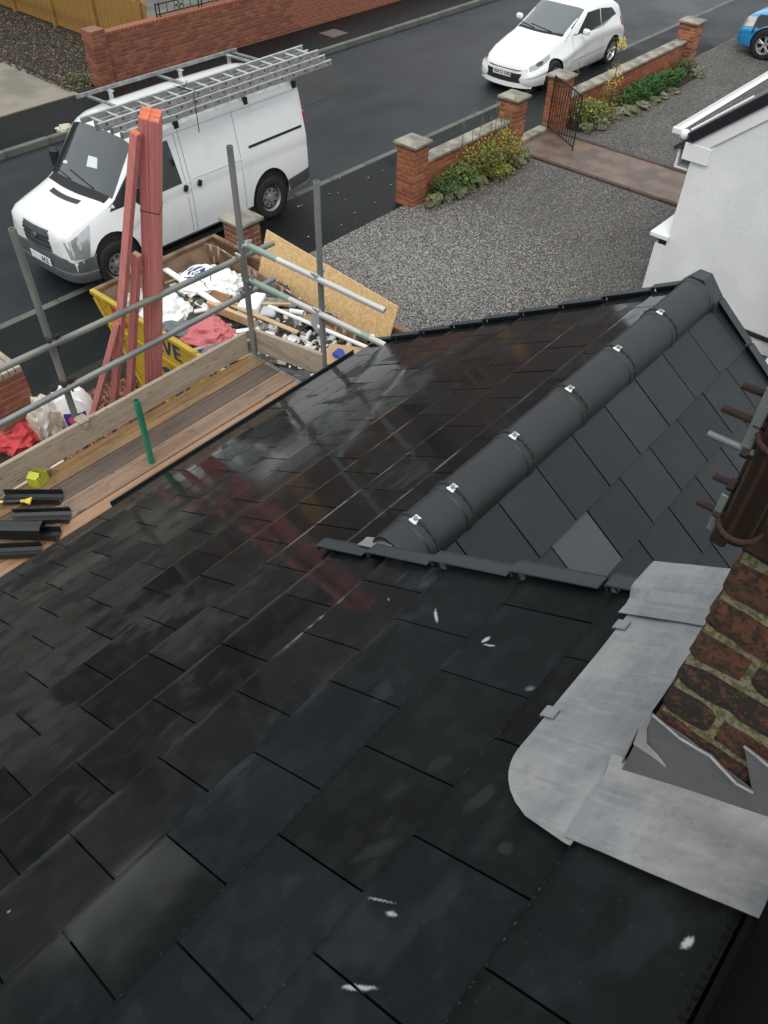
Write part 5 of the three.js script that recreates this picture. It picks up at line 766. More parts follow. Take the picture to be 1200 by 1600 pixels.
{ // blue car at the frame edge
  const t = thing('blue_car', 'bright blue car with black side panel at the frame edge', 'car', null, [22.7, 0.01, -23.69], -Math.PI / 2);
  const tab = [[15.93, 0.55, 0.28, 0.46], [15.96, 0.64, 0.24, 0.60], [16.03, 0.75, 0.2, 0.69], [16.15, 0.84, 0.19, 0.75], [16.4, 0.93, 0.18, 0.79], [16.8, 1.0, 0.18, 0.80], [17.1, 1.06, 0.18, 0.805], [17.2, 1.09, 0.18, 0.807], [17.9, 1.45, 0.18, 0.81], [18.15, 1.5, 0.18, 0.81], [19.0, 1.5, 0.18, 0.81], [19.4, 1.4, 0.2, 0.785], [19.6, 0.9, 0.25, 0.72]];
  const v = hatch(t, tab), blue = carPaint(0.02, 0.26, 0.55, 0.02);
  part('body', carve(v.geo, [16.72, 19.0].flatMap(x => [[x, 0.32, 0.36, 0.55, 1], [x, 0.32, 0.36, -1, -0.55]])), blue, t);
  wells(t, [16.72, 19.0], 0.362, 0.24, 0.32, 0.6);
  for (const x of [16.72, 19.0]) for (const s of [1, -1]) wheel(t, x, 0.32, s * 0.72, 0.32, 0.19, s, 'alloy');
  for (const s of [1, -1]) {
    part('headlamp', sidePatch(v, (a, b) => [mix(16.02, 16.30, a), mix(0.58, 0.76, b) + 0.05 * a], s, 0.007, 8, 6), P({ color: C(0.55, 0.45, 0.40), roughness: 0.1, metalness: 0.4, clearcoat: 1 }), t);
    part('side_panel', sidePatch(v, (a, b) => [mix(16.32, 17.6, a), mix(Math.max(0.5, 0.33 + Math.sqrt(Math.max(0, 0.14 - (mix(16.32, 17.6, a) - 16.72) ** 2))), mix(0.86, 0.98, a), b)], s, 0.005, 24, 6), mGlossBlack, t);
    part('side_window', sidePatch(v, (a, b) => [mix(mix(17.5, 17.9, b), 18.9, a), mix(1.0, 1.36, b)], s, 0.005), mGlossBlack, t);
  }
  part('windscreen', topPatch(v, (a, b) => { const z = mix(-0.62, 0.62, a); return [mix(17.22, 17.92, b), z * mix(1, 0.88, b)]; }, 0.006), mGlassDark, t);
}

// ---------- brick walls and pillars ----------
const BL = 0.225, BH = 0.075;
function brickRun(parent, len, courses, th, mats, mort, y0 = 0, maxParts = 290) { // along +x from 0, both faces; bricks full depth
  part('mortar_core', cb(0.002, len - 0.002, y0 - 0.1, y0 + courses * BH - 0.004, -th / 2 + 0.005, th / 2 - 0.005, 0.002), mort, parent);
  const gs = [0, 1, 2].map(k => cbox(BL - 0.011, BH - 0.012, th, 0.005, k * 1.3, k * 0.7)), half = cbox(BL / 2 - 0.011, BH - 0.012, th, 0.005); let n = 0; const rest = [];
  for (let x = 0, col = 0; x < len - 0.03; x += BL, col++) for (let c = 0; c < courses; c++) {
    let a = x - (c & 1 ? BL / 2 : 0), b = a + BL; if (a < 0) { a = 0; } b = Math.min(b, len); if (b - a < 0.05) continue;
    const full = b - a > BL - 0.02, g = full ? gs[Math.floor(rnd() * 3)] : cbox(b - a - 0.011, BH - 0.012, th, 0.005), px = (a + b) / 2, py = y0 + c * BH + BH / 2, m = mats[Math.floor(rnd() * mats.length)], dz = rr(-0.002, 0.002);
    if (n++ < maxParts) { const q = part('brick', g, m, parent); q.position.set(px, py, dz); } else rest.push(at(g.clone(), px, py, dz));
  }
  void half; if (rest.length) { const q = part('far_bricks', merge(rest), mats[1], parent); q.userData.kind = 'stuff'; }
}
function brickPillar(name, label, x0, z0, w, courses, mats, mort, group, cap = true, y0 = 0) {
  const t = thing(name, label, 'pillar', group, [x0 + w / 2, y0, z0 + w / 2]);
  part('mortar_core', cb(-w / 2 + 0.006, w / 2 - 0.006, -0.1, courses * BH, -w / 2 + 0.006, w / 2 - 0.006, 0.003), mort, t);
  const L = w - 0.112, d = 0.102, g = cbox(L, BH - 0.012, d, 0.005, rnd(), rnd()), r = w / 2 - d / 2, o = (w - L) / 2;
  for (let c = 0; c < courses; c++) for (let k = 0; k < 4; k++) { const a = k * Math.PI / 2, s = c & 1 ? 1 : -1, q = part('brick', g, mats[Math.floor(rnd() * mats.length)], t); const lx = s * o, lz = r + rr(-0.0015, 0.002); q.position.set(lx * Math.cos(a) + lz * Math.sin(a), c * BH + BH / 2, -lx * Math.sin(a) + lz * Math.cos(a)); q.rotation.y = a; }
  if (cap) { const h = courses * BH, cg = merge([at(cbox(w + 0.09, 0.045, w + 0.09, 0.008), 0, h + 0.0225, 0)]); part('cap_stone', cg, mCap, t); const py = new THREE.CylinderGeometry(0.03, (w + 0.085) * 0.7071, 0.05, 4, 1); py.rotateY(Math.PI / 4); py.translate(0, h + 0.068, 0); part('cap_top', boxUV(py.toNonIndexed()), mCap, t); }
  return t;
}
const gp = 'brick gate pillars along the near pavement';
brickPillar('brick_pillar', 'orange brick pillar with pale cap between gravel drive and flower bed', 10.06, -8.38, 0.37, 13, mBricksOrange, mMortar, gp);
brickPillar('brick_pillar', 'orange brick gate pillar on the near side of the iron gate', 12.93, -8.38, 0.36, 13, mBricksOrange, mMortar, gp);
brickPillar('brick_pillar', 'orange brick gate pillar beyond the iron gate, in front of the hatchback', 14.52, -8.38, 0.36, 13, mBricksOrange, mMortar, gp);
brickPillar('brick_pillar', 'farthest orange brick pillar with white salt stains near the blue car', 20.02, -8.38, 0.40, 12, mBricksOrange, mMortarPale, gp);
brickPillar('brick_pillar', 'brick pillar with pale smeared mortar between the van and the skip', 6.30, -8.25, 0.35, 14, mBricksRed, mMortarPale, gp);
{ const t = brickPillar('brick_pillar', 'red brick pier at the left frame edge behind the scaffold', 2.33, -7.84, 0.44, 12, mBricksRed, mMortar, gp, false); for (let i = 0; i < 6; i++) part('coping_brick', cb(-0.22 + i * 0.0735, -0.22 + i * 0.0735 + 0.064, 0.9, 0.965, -0.22, 0.22, 0.006), mMortarPale, t); }
function gardenWall(label, x0, x1, z, courses, mats, name = 'garden_wall') { const t = thing(name, label, 'wall', null, [x0, 0, z]); brickRun(t, x1 - x0, courses, 0.21, mats, mMortarWarm); const L = x1 - x0, n = Math.round(L / 0.6); for (let i = 0; i < n; i++) part('coping_stone', at(cbox(L / n - 0.008, 0.05, 0.27, 0.008, i, i * 0.3), (i + 0.5) * L / n, courses * BH + 0.021, 0), mCap, t); return t; }
gardenWall('low orange brick wall behind the yellow flowering bed', 10.43, 12.93, -8.22, 8, mBricksOrange);
gardenWall('longer low brick wall beside the parked white hatchback', 14.88, 20.02, -8.22, 7, mBricksOrange);
// gate
{
  const t = thing('iron_gate', 'black iron gate standing open over the brown path', 'gate', null, [14.46, 0.05, -8.2]); t.rotation.y = 2.12; const L = 1.08, r = 0.011;
  part('frame', merge([rod(V(0, 0.02, 0), V(0, 1.0, 0), 0.014, 8), rod(V(L, 0.02, 0), V(L, 1.0, 0), 0.014, 8), beam(V(0, 0.08, 0), V(L, 0.08, 0), 0.012, 0.028), beam(V(0, 0.98, 0), V(L, 0.98, 0), 0.012, 0.028)]), mBlackPl, t);
  for (let i = 1; i < 11; i++) part('bar', rod(V(i * L / 11, 0.08, 0), V(i * L / 11, 0.98, 0), r * 0.75, 6), mBlackPl, t);
  t.rotation.y = -2.12;
}
solo('gate_sill', cb(13.30, 14.51, -0.02, 0.085, -8.42, -8.2, 0.01), mCap, 'pale stone threshold between the gate pillars', 'threshold');
// far garden wall, railing, fence
{
  const t = thing('far_garden_wall', 'long red brick garden wall across the street', 'wall', null, [10.16, 0.05, -16.53]); brickRun(t, 26, 12, 0.215, mBricksRed, mMortarWarm, 0, 290);
  for (let i = 0; i < 100; i++) { if (i < 90) part('coping_brick', at(cbox(0.103, 0.06, 0.225, 0.006), 0.055 + i * 0.1125, 12 * BH + 0.03, 0), mBricksRed[1], t); } part('coping_run', at(cbox(15.8, 0.06, 0.225, 0.006), 10.13 + 7.9, 12 * BH + 0.03, 0), mBricksRed[1], t);
  brickPillar('brick_pillar', 'stepped red brick end pillar of the wall across the street', 9.80, -16.70, 0.35, 14, mBricksRed, mMortarWarm, 'brick pillars across the street', false, 0.05);
  const w2 = thing('forecourt_wall', 'low red brick wall behind the railing across the street', 'wall', null, [11.9, 0.05, -17.55]); brickRun(w2, 6, 7, 0.11, mBricksRed, mMortar, 0, 200);
}
{
  const t = thing('ornamental_railing', 'black wrought iron railing with scrolls on top of the far brick wall', 'railing', null, [11.6, 1.01, -16.53]);
  part('rail', merge([beam(V(0, 0.24, 0), V(7, 0.24, 0), 0.02, 0.025), beam(V(0, 0.05, 0), V(7, 0.05, 0), 0.02, 0.025)]), mBlackPl, t);
  for (let k = 0; k < 6; k++) {
    for (const dx of [0, 0.09]) part('post', cb(k * 1.16 + dx - 0.012, k * 1.16 + dx + 0.012, 0, 0.27, -0.012, 0.012, 0.003), mBlackPl, t);
    const cx = k * 1.16 + 0.62; for (let q = 0; q < 4; q++) { const s = new THREE.TorusGeometry(0.055, 0.009, 6, 16); const m = part('scroll', boxUV(s.toNonIndexed()), mBlackPl, t); m.position.set(cx + (q % 2 ? 0.07 : -0.07), q < 2 ? 0.10 : 0.19, 0); }
    for (const dx of [0.3, 0.94]) part('bar', rod(V(k * 1.16 + dx, 0.05, 0), V(k * 1.16 + dx, 0.24, 0), 0.008, 6), mBlackPl, t);
  }
}
{
  const t = thing('football', 'white and black football resting by the railing across the street', 'ball', null, [13.65, 1.13, -16.75]);
  part('leather', boxUV(new THREE.IcosahedronGeometry(0.115, 4)), mWhitePl, t); const ico = new THREE.IcosahedronGeometry(0.115, 0).attributes.position, seen = new Set();
  for (let i = 0; i < ico.count; i++) { const k = [ico.getX(i), ico.getY(i), ico.getZ(i)].map(q => q.toFixed(3)).join(); if (seen.has(k)) continue; seen.add(k); const n = V().fromBufferAttribute(ico, i).normalize(); part('black_patch', rod(n.clone().multiplyScalar(0.10), n.clone().multiplyScalar(0.117), 0.04, 5), mBlackPl, t); }
  solo('ball_ledge', cb(13.4, 13.9, 0.05, 1.015, -16.86, -16.65, 0.01), mMortarPale, 'small block pier behind the far wall under the football', 'pier');
}
{
  const t = thing('wooden_fence', 'golden brown close-boarded timber fence across the street', 'fence', null, [11.63, 0.06, -16.95]); const L = 8;
  for (let i = 0; i < 3; i++) part('rail', cb(0.012, 0.055, [0.18, 0.62, 1.02][i], [0.25, 0.69, 1.09][i], -L, 0, 0.006), mFence, t);
  for (let i = 0; i < 62; i++) { const h = 1.14 + rr(-0.012, 0.012); part('fence_board', cb(-0.016 + (i % 2) * 0.004, 0.010, 0.02, h, -i * 0.129 - 0.122, -i * 0.129, 0.004), mFence, t); }
  for (let i = 0; i < 5; i++) part('post', cb(-0.10, -0.018, 0, 1.22, -i * 1.85 - 0.2, -i * 1.85 - 0.11, 0.008), mFence, t);
}

// ---------- neighbouring and opposite houses ----------
{
  const t = thing('white_house', 'white rendered neighbouring bungalow with dark roof at the right edge', 'house');
  const x0 = 9.97, x1 = 20, zf = -3.6, pz = 1.25, pt = 40 * Math.PI / 180, y0 = 2.44, yr = y0 + Math.tan(pt) * (pz - zf);
  part('wall', merge([slab([[3.6, -0.1], [-6.1, -0.1], [-6.1, y0 - 0.1], [-pz, yr - 0.2], [3.6, y0 - 0.1]], 0.25, V(x0 + 0.25, 0, 0), V(0, 0, -1), V(0, 1, 0), V(-1, 0, 0)), cb(x0 + 0.251, x1, -0.1, y0 - 0.12, zf, zf + 0.25, 0.004), cb(x0 + 0.251, x1, -0.1, y0 - 0.12, 5.85, 6.1, 0.004)]), mRender, t);
  part('bay_base', cb(x0 + 0.004, x0 + 3, -0.1, 0.94, zf - 0.16, zf - 0.001, 0.006), mRender, t); part('bay_gap', cb(x0 + 0.01, x0 + 3, 0.941, 1.03, zf - 0.12, zf - 0.002, 0.004), mBlackMatt, t); part('bay_sill', cb(x0 - 0.05, x0 + 3.05, 1.031, 1.095, zf - 0.24, zf + 0.02, 0.01), mWhitePaint, t);
  part('drip_band', cb(x0 - 0.03, x0 - 0.001, 0.205, 0.265, -2.42, 5, 0.006), mBlackMatt, t);
  const up = V(0, Math.sin(pt), Math.cos(pt)), nn = V(0, Math.cos(pt), -Math.sin(pt)), o = V(0, y0 - 0.08, zf);
  const Ls = (pz - zf) / Math.cos(pt), at2 = (x, s, h) => o.clone().setX(x).addScaledVector(up, s).addScaledVector(nn, h);
  const deckM = part('front_slope', basis(cbox(x1 - x0 + 0.1, 0.05, Ls + 0.3, 0.004), e1, nn, up, at2((x0 + x1) / 2 + 0.02, Ls / 2 - 0.16, 0.0)), M({ color: C(0.03, 0.03, 0.034), roughness: 0.5 }), t);
  const mN = [0.05, 0.06, 0.042].map(k => M({ color: C(k * 0.95, k, k * 1.08), roughness: 0.35 }));
  for (let r = 0; r < 10; r++) for (let c = 0; c < 14; c++) { const xa = x0 + 0.12 + c * 0.3 - (r & 1 ? 0.15 : 0), s = -0.28 + r * 0.3; if (xa < x0 + 0.05) continue; const m = part('roof_tile', cbox(0.294, 0.012, 0.36, 0.002, rnd() * 2, rnd() * 2), mN[Math.floor(rnd() * 3)], deckM); const b = 0.04, ez = up.clone().applyAxisAngle(e1, b), ey = nn.clone().applyAxisAngle(e1, b); new THREE.Matrix4().makeBasis(e1, ey, ez).setPosition(at2(xa + 0.147, s + 0.18, 0.042)).decompose(m.position, m.quaternion, m.scale); }
  part('upper_slope', basis(cbox(x1 - x0 - 0.2, 0.014, Ls - 2.7, 0.002), e1, nn, up, at2((x0 + x1) / 2 + 0.1, 2.72 + (Ls - 2.7) / 2, 0.037)), mN[1], t);
  part('rear_slope', slab([[x0 - 0.05, 0], [x1, 0], [x1, 6.5], [x0 - 0.05, 6.5]], 0.1, V(0, yr - 0.04, pz + 0.02), e1, V(0, -Math.sin(pt), Math.cos(pt)), V(0, Math.cos(pt), Math.sin(pt))), mN[0], t);
  part('verge_capping', basis(cbox(0.12, 0.125, Ls + 0.1, 0.01), e1, nn, up, at2(x0 - 0.02, Ls / 2 - 0.02, 0.02)), M({ color: C(0.014, 0.016, 0.022), roughness: 0.3 }), t);
  part('bargeboard', basis(cbox(0.03, 0.15, Ls + 0.1, 0.006), e1, nn, up, at2(x0 - 0.02, Ls / 2 - 0.02, -0.115)), mWhitePaint, t); part('box_end', basis(cbox(0.05, 0.20, 0.34, 0.006), e1, V(0, 1, 0), V(0, 0, 1), V(x0 - 0.018, 2.17, zf + 0.06)), mWhitePaint, t);
  part('fascia', cb(x0 + 0.03, x1, 1.94, 2.15, zf - 0.20, zf - 0.17, 0.004), mWhitePaint, t); part('soffit', cb(x0 + 0.03, x1, 1.925, 1.94, zf - 0.20, zf - 0.001, 0.003), mWhitePaint, t);
  const pr = r => Array.from({ length: 11 }, (_, i) => [zf - 0.27 + r * Math.cos(Math.PI * i / 10), 2.37 - r * Math.sin(Math.PI * i / 10)]), row = (r, x) => pr(r).map(p => V(x, p[1], p[0]));
  const gt = part('gutter', merge([boxUV(sheet([row(0.06, x0 + 0.02), row(0.06, x1)])), boxUV(sheet([row(0.054, x1), row(0.054, x0 + 0.02)])), rod(V(x0 + 0.02, 2.37, zf - 0.327), V(x1, 2.37, zf - 0.327), 0.006, 6), rod(V(x0 + 0.02, 2.37, zf - 0.213), V(x1, 2.37, zf - 0.213), 0.006, 6)]), mWhitePl, t);
  part('gutter_stop', merge([cb(x0 + 0.0, x0 + 0.03, 2.305, 2.385, zf - 0.335, zf - 0.20, 0.012)]), mWhitePl, gt); const bl = part('outlet', crumple(0.13, 0.12, 0.13, 31, 4, 0.03, 0.9), mWhitePl, t); bl.position.set(x0 + 0.02, 2.27, zf - 0.16);
  part('roof_pipe', rod(at2(x0 + 0.14, -0.12, 0.09), at2(x0 + 0.45, 0.55, 0.09), 0.016, 8), mWhitePl, t);
}
{ // pale flat canopy beside the neighbour
  const t = thing('side_canopy', 'pale grey sheet canopy roof beside the white house wall', 'canopy', null, [0, 0, 0]);
  part('roof_sheet', cb(6.2, 9.6, 1.48, 1.50, -1.38, 3, 0.004), M({ map: concMap([0.46, 0.48, 0.48], [0.34, 0.36, 0.36], 241, 0.8), roughness: 0.25 }), t); for (const x of [6.3, 9.5]) for (const z of [-1.3, 2.9]) part('post', cb(x - 0.04, x + 0.04, 0.0, 1.48, z - 0.04, z + 0.04), mWhitePaint, t);
}
const houseBrick = M({ map: cmap(512, (u, v) => { const r = Math.floor(v * 40), c = Math.floor(u * 13 + (r & 1) * 0.5), f = hash(c % 13, r, 3), mo = (v * 40) % 1 < 0.14 || (u * 13 + (r & 1) * 0.5) % 1 < 0.05; return mo ? [0.12, 0.095, 0.075] : mc([0.085, 0.036, 0.026], [0.055, 0.027, 0.021], f); }, 0.33), roughness: 0.9 });
const houseRoof = M({ map: concMap([0.07, 0.045, 0.038], [0.045, 0.035, 0.03], 251, 1), roughness: 0.7 });
function brickHouse(label, x0, x1, z0, z1, eave, ridge, tone) {
  const t = thing('brick_house', label, 'house', 'houses across the street'), zm = (z0 + z1) / 2;
  const mB = houseBrick;
  part('wall', merge([cb(x0, x1, 0, eave, z0 + 0.0, z0 - 0.25, 0.004), cb(x0, x1, 0, eave, z1, z1 + 0.25, 0.004), ...[x0, x1 - 0.25].map(x => slab([[z1 + 0.251, 0], [z0 - 0.251, 0], [z0 - 0.251, eave], [zm, ridge - 0.15], [z1 + 0.251, eave]], 0.25, V(x, 0, 0), V(0, 0, 1), V(0, 1, 0), V(1, 0, 0)))]), mB, t);
  const L = Math.hypot(ridge - eave, (z0 - z1) / 2) + 0.4; for (const s of [1, -1]) { const d = V(0, ridge - eave, s * -(z0 - z1) / 2).normalize(), n = V().crossVectors(d, e1).multiplyScalar(s); part('roof', basis(cbox(x1 - x0 + 0.5, 0.1, L, 0.01), e1, n, d, V((x0 + x1) / 2, ridge, zm).addScaledVector(d, -L / 2)), houseRoof, t); }
  const W = x1 - x0; for (const yy of [0, 2.5]) for (const k of [0.2, 0.75]) { const f = part('window', cb(x0 + W * k - 0.9, x0 + W * k + 0.9, 0.9 + yy, 2.1 + yy, z0 + 0.02, z0 - 0.05, 0.01), mFence, t); for (const q of [-0.42, 0.42]) part('pane', cb(x0 + W * k + q - 0.36, x0 + W * k + q + 0.36, 1.0 + yy, 2.0 + yy, z0 + 0.024, z0 + 0.018, 0.002), mGlassDark, f); }
  const dr = part('door', cb(x0 + W * 0.47 - 0.45, x0 + W * 0.47 + 0.45, 0.05, 2.1, z0 + 0.03, z0 - 0.04, 0.01), mFence, t); part('handle', rod(V(x0 + W * 0.47 + 0.35, 1.05, z0 + 0.03), V(x0 + W * 0.47 + 0.35, 1.05, z0 + 0.09), 0.02, 8), mChrome, dr);
  part('chimney', cb(x0 + 1.2, x0 + 1.9, ridge - 1, ridge + 0.9, zm - 0.4, zm + 0.4, 0.01), mB, t);
}
brickHouse('red brick semi-detached house directly across the street', 9.5, 22, -27, -35, 5.1, 7.8, 3); brickHouse('red brick house opposite and to the left', -8, 8.3, -27, -35, 5.1, 7.8, 5); brickHouse('red brick house opposite, farthest right', 23.4, 38, -27, -35, 5.1, 7.8, 7);

// ---------- planting, border stones, gravel stones, bags ----------
const leafMat = (r, g, b) => M({ color: C(r, g, b), roughness: 0.6 });
const greens = [leafMat(0.07, 0.11, 0.02), leafMat(0.13, 0.15, 0.025), leafMat(0.04, 0.08, 0.02), leafMat(0.24, 0.22, 0.03), leafMat(0.05, 0.13, 0.025)];
const mYellow = M({ color: C(0.72, 0.55, 0.02), roughness: 0.6 }), mStem = M({ color: C(0.10, 0.09, 0.03), roughness: 0.8 }), mDry = M({ color: C(0.20, 0.13, 0.06), roughness: 0.9 });
function leafCloud(n, cx, cy, cz, rx, ry, rz, s0, s1, up = 0.3, wf = 1) {
  const pos = [];
  for (let i = 0; i < n; i++) {
    let x, y, z; do { x = rr(-1, 1); y = rr(-1, 1); z = rr(-1, 1); } while (x * x + y * y + z * z > 1); const k = 0.7 + 0.3 * vn(x * 3 + 9, z * 3 + y * 3 + 9, 99, 7); x *= rx * k * 1.1; y *= ry * k * 1.1; z *= rz * k * 1.1;
    const L = rr(s0, s1), w = L * rr(0.28, 0.45) * wf, a = rr(0, 6.283), e = rr(-0.5, 1.0) * (1 - up) + up, d = V(Math.cos(a) * Math.cos(e), Math.sin(e), Math.sin(a) * Math.cos(e)), sd = V(-Math.sin(a), rr(-0.4, 0.4), Math.cos(a)).normalize();
    const b = V(cx + x, cy + y, cz + z), m = b.clone().addScaledVector(d, L * 0.5), tip = b.clone().addScaledVector(d, L).add(V(0, -L * 0.25, 0)), l = m.clone().addScaledVector(sd, w / 2).add(V(0, L * 0.06, 0)), r = m.clone().addScaledVector(sd, -w / 2).add(V(0, L * 0.06, 0));
    for (const t of [[b, l, m], [b, m, r], [l, tip, m], [m, tip, r]]) for (const q of t) pos.push(q.x, q.y, q.z);
  }
  const g = new THREE.BufferGeometry(); g.setAttribute('position', new THREE.Float32BufferAttribute(pos, 3)); g.computeVertexNormals(); return boxUV(g);
}
const mark = m => { m.userData.kind = 'stuff'; return m; };
function plant(label, x, z, h, r, o = {}) {
  const t = thing('garden_plant', label, 'plant', 'plants in the front beds', [x, 0.03, z]); const n = o.stems ?? 7, st = [];
  for (let i = 0; i < n; i++) { const a = rr(0, 6.28), q = rr(0.2, 0.9) * r; st.push(rod(V(rr(-0.04, 0.04), 0, rr(-0.04, 0.04)), V(Math.cos(a) * q, h * rr(0.6, 0.95), Math.sin(a) * q), 0.007, 5, 0, 0.003)); }
  part('stems', merge(st), o.dry ? mDry : mStem, t);
  (o.tones ?? [0, 1, 2]).forEach((k, i) => part('foliage', leafCloud(o.leaves ?? 260, rr(-0.05, 0.05), h * 0.52, rr(-0.05, 0.05), r, h * 0.48, r, o.s0 ?? 0.04, o.s1 ?? 0.09), greens[k], t));
  if (o.flowers) mark(part('flowers', leafCloud(o.flowers, 0, h * (o.fy ?? 0.75), 0, r * 0.95, h * (o.fh ?? 0.3), r * 0.95, 0.03, 0.06), mYellow, t));
  if (o.tall) for (let i = 0; i < o.tall; i++) { const a = V(rr(-r, r), 0.1, rr(-r, r) * 0.5), b = a.clone().add(V(rr(-0.08, 0.08), rr(0.85, 1.15), rr(-0.05, 0.05))); part('flower_stalk', rod(a, b, 0.008, 5, 0, 0.004), mStem, t); part('seed_head', leafCloud(34, b.x, b.y - 0.1, b.z, 0.035, 0.16, 0.035, 0.02, 0.045), greens[1], t); }
  return t;
}
setting('flower_bed', flat([[10.43, -8.11], [12.93, -8.11], [13.1, -7.72], [12.4, -7.62], [11.6, -7.66], [11.0, -7.72], [10.45, -7.74]], 0.05, 0.08), mSoil);
setting('flower_bed', flat([[14.9, -8.11], [20.0, -8.11], [19.95, -7.5], [18.4, -7.47], [17, -7.5], [15.9, -7.54], [15.2, -7.54], [14.9, -7.74]], 0.05, 0.08), mSoil);
plant('low dark green plant beside the first gate pillar', 10.75, -7.9, 0.32, 0.28, { tones: [2, 2, 0] });
plant('leafy green plant with broad pale leaves in the near bed', 11.15, -7.86, 0.42, 0.34, { tones: [0, 4, 1], s1: 0.12 });
plant('tall reddish stalked plant against the low wall', 11.45, -8.0, 0.62, 0.32, { tones: [1, 3], leaves: 130, tall: 3, dry: true });
plant('bushy plant dotted with yellow flowers in the middle of the near bed', 11.85, -7.86, 0.62, 0.42, { tones: [1, 3, 0], flowers: 45, tall: 3 });
plant('largest yellow-green shrub beside the gate pillar', 12.4, -7.88, 0.68, 0.46, { tones: [1, 3, 0, 3], flowers: 50, leaves: 240, tall: 3 });
plant('low sprig of yellow flowers spilling over the gravel edge', 12.0, -7.62, 0.24, 0.25, { tones: [1, 3], flowers: 50, leaves: 130 });
plant('green mound with yellow tops just beyond the iron gate', 15.3, -7.85, 0.45, 0.42, { tones: [4, 0, 4, 3], flowers: 40, leaves: 280 });
plant('bright yellow-green plant leaning over rocks beyond the gate', 15.62, -7.72, 0.42, 0.3, { tones: [3, 1], flowers: 60 });
plant('tall plant crowned with two clusters of bright yellow flowers', 16.15, -7.82, 0.55, 0.2, { tones: [1, 0], leaves: 110, flowers: 150, fy: 1.25, fh: 0.55, tall: 0, stems: 9 });
{ const t = scene.children[scene.children.length - 1]; part('flower_cluster', leafCloud(120, 0, 1.28, 0, 0.13, 0.12, 0.13, 0.03, 0.07), mYellow, t); part('flower_stalk', rod(V(0, 0.1, 0), V(0, 1.25, 0), 0.01, 6), mStem, t); }
plant('single dry stalk rising beside the second gate pillar', 15.04, -7.95, 0.25, 0.1, { tones: [1], leaves: 40, tall: 1, dry: true });
plant('small dark plant at the foot of the last pillar', 19.6, -7.8, 0.3, 0.25, { tones: [2, 0] });
{
  const g = leafCloud(7500, 17.9, 0.07, -7.76, 1.6, 0.12, 0.26, 0.12, 0.28, 0.85, 0.3); const m = solo('grass_patch', g, greens[4], 'bright green grass tuft growing along the far garden wall', 'grass'); m.userData.kind = 'stuff';
  const w = solo('bed_weeds', merge([leafCloud(900, 16.9, 0.1, -7.8, 1.9, 0.12, 0.25, 0.05, 0.12, 0.4), leafCloud(800, 11.6, 0.1, -7.9, 1.2, 0.1, 0.2, 0.04, 0.1, 0.4)]), mDry, 'dry brown weeds covering the front beds', 'weeds'); w.userData.kind = 'stuff';
  const iv = solo('bank_weeds', merge([leafCloud(160, 10.5, 0.12, -20, 1.0, 0.12, 3.2, 0.05, 0.14, 0.4), leafCloud(150, 9.6, 0.15, -16.9, 0.25, 0.2, 0.4, 0.05, 0.12)]), greens[2], 'sparse dark weeds on the soil bank across the street', 'weeds'); iv.userData.kind = 'stuff';
  const lf = solo('leaf_litter', (() => { const l = []; for (const [n, x0, x1, z0, z1, y] of [[150, 9.3, 10.2, -17.6, -16.5, 0.09], [60, 8.9, 11.4, -22, -17, 0.09], [50, 6.9, 12.8, -7.9, -5, 0.03], [26, 6, 12, -9.7, -8.3, 0.012]]) for (let i = 0; i < n; i++) { const s = rr(0.02, 0.045); l.push(at((() => { const q = cbox(s, 0.004, s * 0.7, 0.001); q.rotateY(rr(0, 6)); q.rotateX(rr(-0.3, 0.3)); return q; })(), rr(x0, x1), y, rr(z0, z1))); } return merge(l); })(), M({ color: C(0.30, 0.22, 0.10), roughness: 0.9 }), 'scattered fallen leaves on ground and gravel', 'leaves'); lf.userData.kind = 'stuff';
}
// border rocks
const mRock = [M({ map: cmap(256, (u, v) => mc([0.17, 0.16, 0.10], [0.08, 0.09, 0.04], sst(0.35, 0.7, fbm(u, v, 6, 261, 5))), 2), roughness: 0.95, bumpMap: rep(grainT, 3), bumpScale: 0.01 }), M({ map: cmap(256, (u, v) => mc([0.22, 0.20, 0.16], [0.10, 0.10, 0.06], sst(0.35, 0.7, fbm(u, v, 6, 263, 5))), 2), roughness: 0.95 })];
function rockGeo(w, h, d, s) { return crumple(w, h, d, s, 3, 0.75, 0.7); }
const rocks1 = [[10.36, -7.80, 0.34, 0.26], [10.68, -7.72, 0.20, 0.22], [10.93, -7.70, 0.32, 0.24], [11.25, -7.73, 0.24, 0.18], [11.6, -7.68, 0.26, 0.2], [11.95, -7.66, 0.22, 0.16], [12.3, -7.64, 0.25, 0.18], [12.7, -7.66, 0.26, 0.2], [13.0, -7.76, 0.26, 0.26]];
const rocks2 = [[15.0, -7.66, 0.32, 0.22], [15.38, -7.56, 0.36, 0.3], [15.78, -7.56, 0.24, 0.22], [16.1, -7.56, 0.28, 0.24], [16.5, -7.53, 0.4, 0.18], [16.95, -7.52, 0.42, 0.16], [17.4, -7.50, 0.42, 0.15], [17.85, -7.5, 0.4, 0.15], [18.3, -7.48, 0.4, 0.14], [19.7, -7.55, 0.4, 0.24]];
const ord = ['first', 'second', 'third', 'fourth', 'fifth', 'sixth', 'seventh', 'eighth', 'ninth', 'tenth'];
[[rocks1, 'near flower bed, counted from the free-standing gate pillar'], [rocks2, 'bed beyond the gate, counted from the gate']].forEach(([l, s], q) => l.forEach(([x, z, w, h], i) => { const m = solo('border_rock', rockGeo(w * 0.95, h * 0.85, w * 0.75, 40 + i + q * 20), mRock[i % 2], `${ord[i]} mossy border rock of the ${s}`, 'rock', 'mossy border rocks'); m.position.set(x, 0.0, z); m.rotation.y = rr(0, 6); }));
